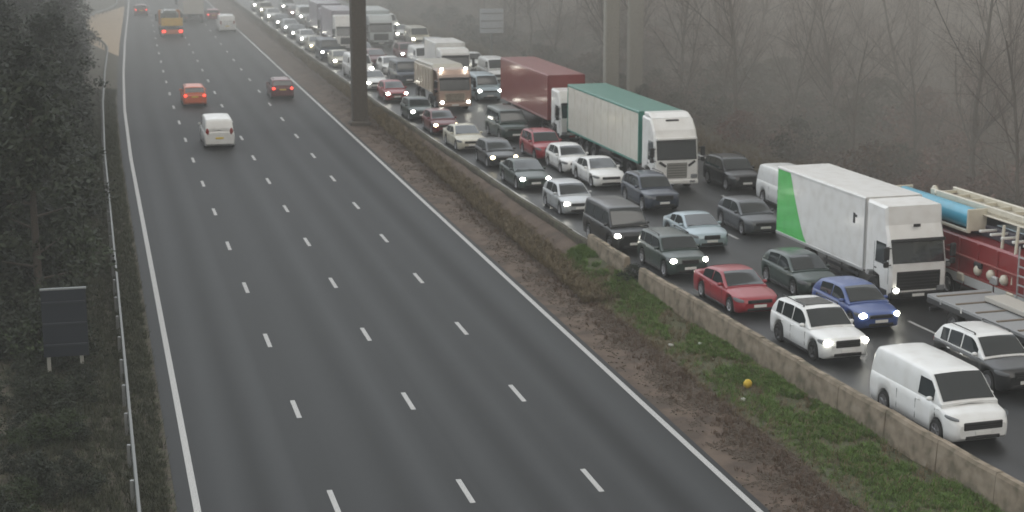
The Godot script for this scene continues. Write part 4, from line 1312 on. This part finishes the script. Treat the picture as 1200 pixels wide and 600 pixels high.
func flatbed() -> void:
	# long low-loader: deck 1.15 m above the road; its rear end is at s = 0 here, the front runs towards the bridge
	var t := thing("flatbed_lorry", "empty grey flatbed trailer in front of the box lorry", "lorry", P(44.9, 32.05, RH), oncoming(52))
	var deck := mat(Color(0.26, 0.265, 0.27), 0.6)
	part(t, "deck", bx(Vector3(0, 1.12, 6.2), Vector3(2.5, 0.14, 11.6), 0.02), deck)
	for sx in [-1.0, 1.0]:
		part(t, "side_beam", bx(Vector3(sx * 1.22, 0.98, 6.2), Vector3(0.08, 0.22, 11.6), 0.02), M.chassis)
		part(t, "tool_box", bx(Vector3(sx * 1.0, 0.66, 1.6), Vector3(0.4, 0.5, 1.6), 0.03), mat(Color(0.12, 0.115, 0.11), 0.6))
	for k in 9: part(t, "deck_bolster", bx(Vector3(0, 1.205, 0.9 + k * 1.32), Vector3(2.3, 0.05, 0.12), 0.01), mat(Color(0.16, 0.13, 0.10), 0.8))
	for k in 8:
		for sx in [-1.0, 1.0]: part(t, "rave_hook", bx(Vector3(sx * 1.262, 1.08, 1.2 + k * 1.4), Vector3(0.03, 0.16, 0.09), 0.0), M.alu)
	part(t, "dunnage", bx(Vector3(-0.5, 1.33, 8.0), Vector3(0.9, 0.2, 4.4), 0.03), mat(Color(0.42, 0.40, 0.36), 0.7))
	for z in [7.6, 8.9, 10.2]: axle(t, -z, 0.46)
	chassis(t, -0.6, -11.8)
	part(t, "rear_bumper", bx(Vector3(0, 0.6, 11.95), Vector3(2.3, 0.16, 0.1), 0.02), M.chassis)
	for x in [-0.95, 0.95]: part(t, "tail_light", bx(Vector3(x, 0.95, 12.02), Vector3(0.36, 0.14, 0.04), 0.01), M.tail)
	var st := begin()
	box(st, Vector3(0, 0.9, 0.15), Vector3(2.3, 0.3, 0.3), 0.02)
	for x in [-0.6, 0.6]: box(st, Vector3(x, 0.42, 0.3), Vector3(0.16, 0.88, 0.16), 0.01)
	part(t, "landing_leg", done(st), M.chassis)
	crane_lorry()

func crane_lorry() -> void:
	var dred := paint(Color(0.24, 0.020, 0.022))
	var cream := paint(Color(0.62, 0.58, 0.48))
	var white := paint(Color(0.72, 0.73, 0.70))
	var t := thing("crane_lorry", "red crane lorry with blue cylinder and cream boom frame beyond the flatbed", "lorry", P(51.6, 34.85, RH), oncoming(55))
	cab(t, white, {"H": 2.75, "len": 2.0, "wb": 1.45, "wt": 2.25})
	part(t, "green_stripe", bx(Vector3(1.243, 1.5, 1.65), Vector3(0.012, 0.9, 0.35), 0.0), paint(Color(0.12, 0.28, 0.10)))
	for z in [1.4, 3.3, 9.3, 10.7]: axle(t, -z, 0.5)
	chassis(t, -1.0, -14.4)
	part(t, "hull", slabm([[-2.5, 0.62], [-2.5, 2.2], [-3.1, 2.6], [-14.2, 2.6], [-14.4, 1.9], [-14.2, 0.62]], 1.15, 0.08), dred)
	for k in 8:
		part(t, "hull_rib", bx(Vector3(1.165, 1.6, 3.3 + k * 1.35), Vector3(0.07, 1.8, 0.12), 0.015), dred)
	for y in [1.15, 1.85]: part(t, "walkway", bx(Vector3(1.2, y, 8.2), Vector3(0.1, 0.06, 10.6), 0.01), paint(Color(0.30, 0.07, 0.06)))
	part(t, "engine_deck", bx(Vector3(-0.35, 2.85, 9.8), Vector3(1.5, 0.5, 8.2), 0.05), mat(Color(0.07, 0.065, 0.08), 0.6))
	var st := begin()
	tube(st, Vector3(0.78, 3.3, 8.2), Vector3(0.78, 3.3, 13.8), 0.42, 0.42, 20, true)
	part(t, "blue_cylinder", done(st), paint(Color(0.05, 0.34, 0.50)))
	for z in [8.15, 13.85]: part(t, "cylinder_ring", bx(Vector3(0.78, 3.3, z), Vector3(0.9, 0.9, 0.08), 0.2), cream)
	part(t, "cylinder_cradle", bx(Vector3(1.12, 2.85, 11.0), Vector3(0.14, 0.12, 5.8), 0.02), cream)
	for x in [0.30, -0.75]:
		part(t, "boom_rail", bx(Vector3(x, 3.72, 7.6), Vector3(0.14, 0.26, 9.6), 0.03), cream)
	for k in 10: part(t, "boom_rung", bx(Vector3(-0.22, 3.69, 3.1 + k * 1.0), Vector3(0.9, 0.12, 0.1), 0.0), cream)
	part(t, "boom_plate", bx(Vector3(-0.25, 3.50, 8.6), Vector3(1.6, 0.06, 7.0), 0.02), cream)
	part(t, "boom_head", bx(Vector3(-0.22, 3.70, 2.8), Vector3(1.3, 0.5, 0.35), 0.05), cream)
	for z in [3.4, 12.0]: part(t, "boom_stand", bx(Vector3(-0.22, 3.05, z), Vector3(0.9, 1.0, 0.2), 0.03), cream)
	for q in [[1.05, 6.0], [0.75, 5.5], [1.1, 5.0]]:
		st = begin()
		tube(st, Vector3(q[0], 1.4, q[1]), Vector3(q[0] - 0.1, 3.5, q[1]), 0.07, 0.06, 8, true)
		part(t, "mast_pipe", done(st), cream)
	st = begin()
	for k in 5: box(st, Vector3(1.25, 1.2 + 0.35 * k, 4.2), Vector3(0.05, 0.05, 0.5), 0.0)
	box(st, Vector3(1.25, 1.9, 4.45), Vector3(0.05, 2.2, 0.05), 0.0)
	box(st, Vector3(1.25, 1.9, 3.95), Vector3(0.05, 2.2, 0.05), 0.0)
	part(t, "ladder", done(st), M.alu)
	for z in [5.4, 6.3, 7.2]: part(t, "pump", blob(Vector3(1.2, 1.5, z), Vector3(0.2, 0.22, 0.2)), cream)
	for k in 3: part(t, "valve", blob(Vector3(-0.2 + 0.25 * k, 3.7, 13.0 - 0.5 * k), Vector3(0.14, 0.14, 0.14), 8), cream)
	for k in 7: part(t, "hose_box", bx(Vector3(1.22, 1.0 + 0.35 * (k % 3), 4.9 + k * 1.15), Vector3(0.16, 0.26 + 0.08 * (k % 2), 0.5), 0.05), [cream, M.alu, M.chassis][k % 3])
	for k in 4: part(t, "skirt_panel", bx(Vector3(1.21, 0.95, 5.0 + k * 2.1), Vector3(0.06, 0.42, 2.0), 0.02), mat(Color(0.50, 0.51, 0.50), 0.5))
	for k in 6: part(t, "canopy_rib", bx(Vector3(0.2, 3.02, 3.6 + k * 0.75), Vector3(1.9, 0.10, 0.12), 0.02), white)
	part(t, "canopy", bx(Vector3(-0.5, 3.12, 5.4), Vector3(1.3, 0.06, 4.6), 0.02), paint(Color(0.55, 0.66, 0.72)))
	for z in [1.8, 2.1]: part(t, "pipe", bx(Vector3(1.0, 1.6, z), Vector3(0.1, 1.8, 0.1), 0.02), M.alu)

func _ready() -> void:
	# camera: 17 m up, looking down over the road with a long lens
	var cam := Camera3D.new()
	cam.name = "camera"
	cam.fov = rad_to_deg(2.0 * atan(300.0 / 2000.0))
	cam.position = Vector3(0, 17.0, 0)
	cam.rotation.x = -atan(435.0 / 2000.0)
	cam.far = 4000.0
	var lens := CameraAttributesPhysical.new()
	lens.frustum_focal_length = 12.0 / (300.0 / 2000.0)
	lens.frustum_focus_distance = 32.0
	lens.frustum_far = 4000.0
	lens.exposure_aperture = 2.2
	cam.attributes = lens
	add_child(cam)
	cam.current = true
	var env := Environment.new()
	env.background_mode = Environment.BG_SKY
	var sky := Sky.new()
	var sm := ProceduralSkyMaterial.new()
	sm.sky_top_color = Color(0.86, 0.88, 0.90)
	sm.sky_horizon_color = Color(0.80, 0.82, 0.83)
	sm.sky_curve = 0.3
	sm.ground_bottom_color = Color(0.2, 0.2, 0.19)
	sm.ground_horizon_color = Color(0.5, 0.5, 0.5)
	sm.sun_angle_max = 0.0
	sky.sky_material = sm
	env.sky = sky
	env.tonemap_mode = Environment.TONE_MAPPER_LINEAR
	env.tonemap_exposure = 2.45
	env.volumetric_fog_enabled = true
	env.volumetric_fog_density = 0.0
	env.sdfgi_enabled = true
	env.ssao_enabled = true
	env.ssil_enabled = true
	var we := WorldEnvironment.new()
	we.name = "world_environment"
	we.environment = env
	add_child(we)
	var sun := DirectionalLight3D.new()
	sun.name = "sun"
	sun.light_energy = 0.15
	sun.light_angular_distance = 60.0
	sun.light_color = Color(1.0, 0.98, 0.95)
	sun.rotation_degrees = Vector3(-50, 25, 0)
	sun.shadow_enabled = true
	add_child(sun)
	materials()
	setting()
	mist()
	lorries()
	queue()
	vegetation()
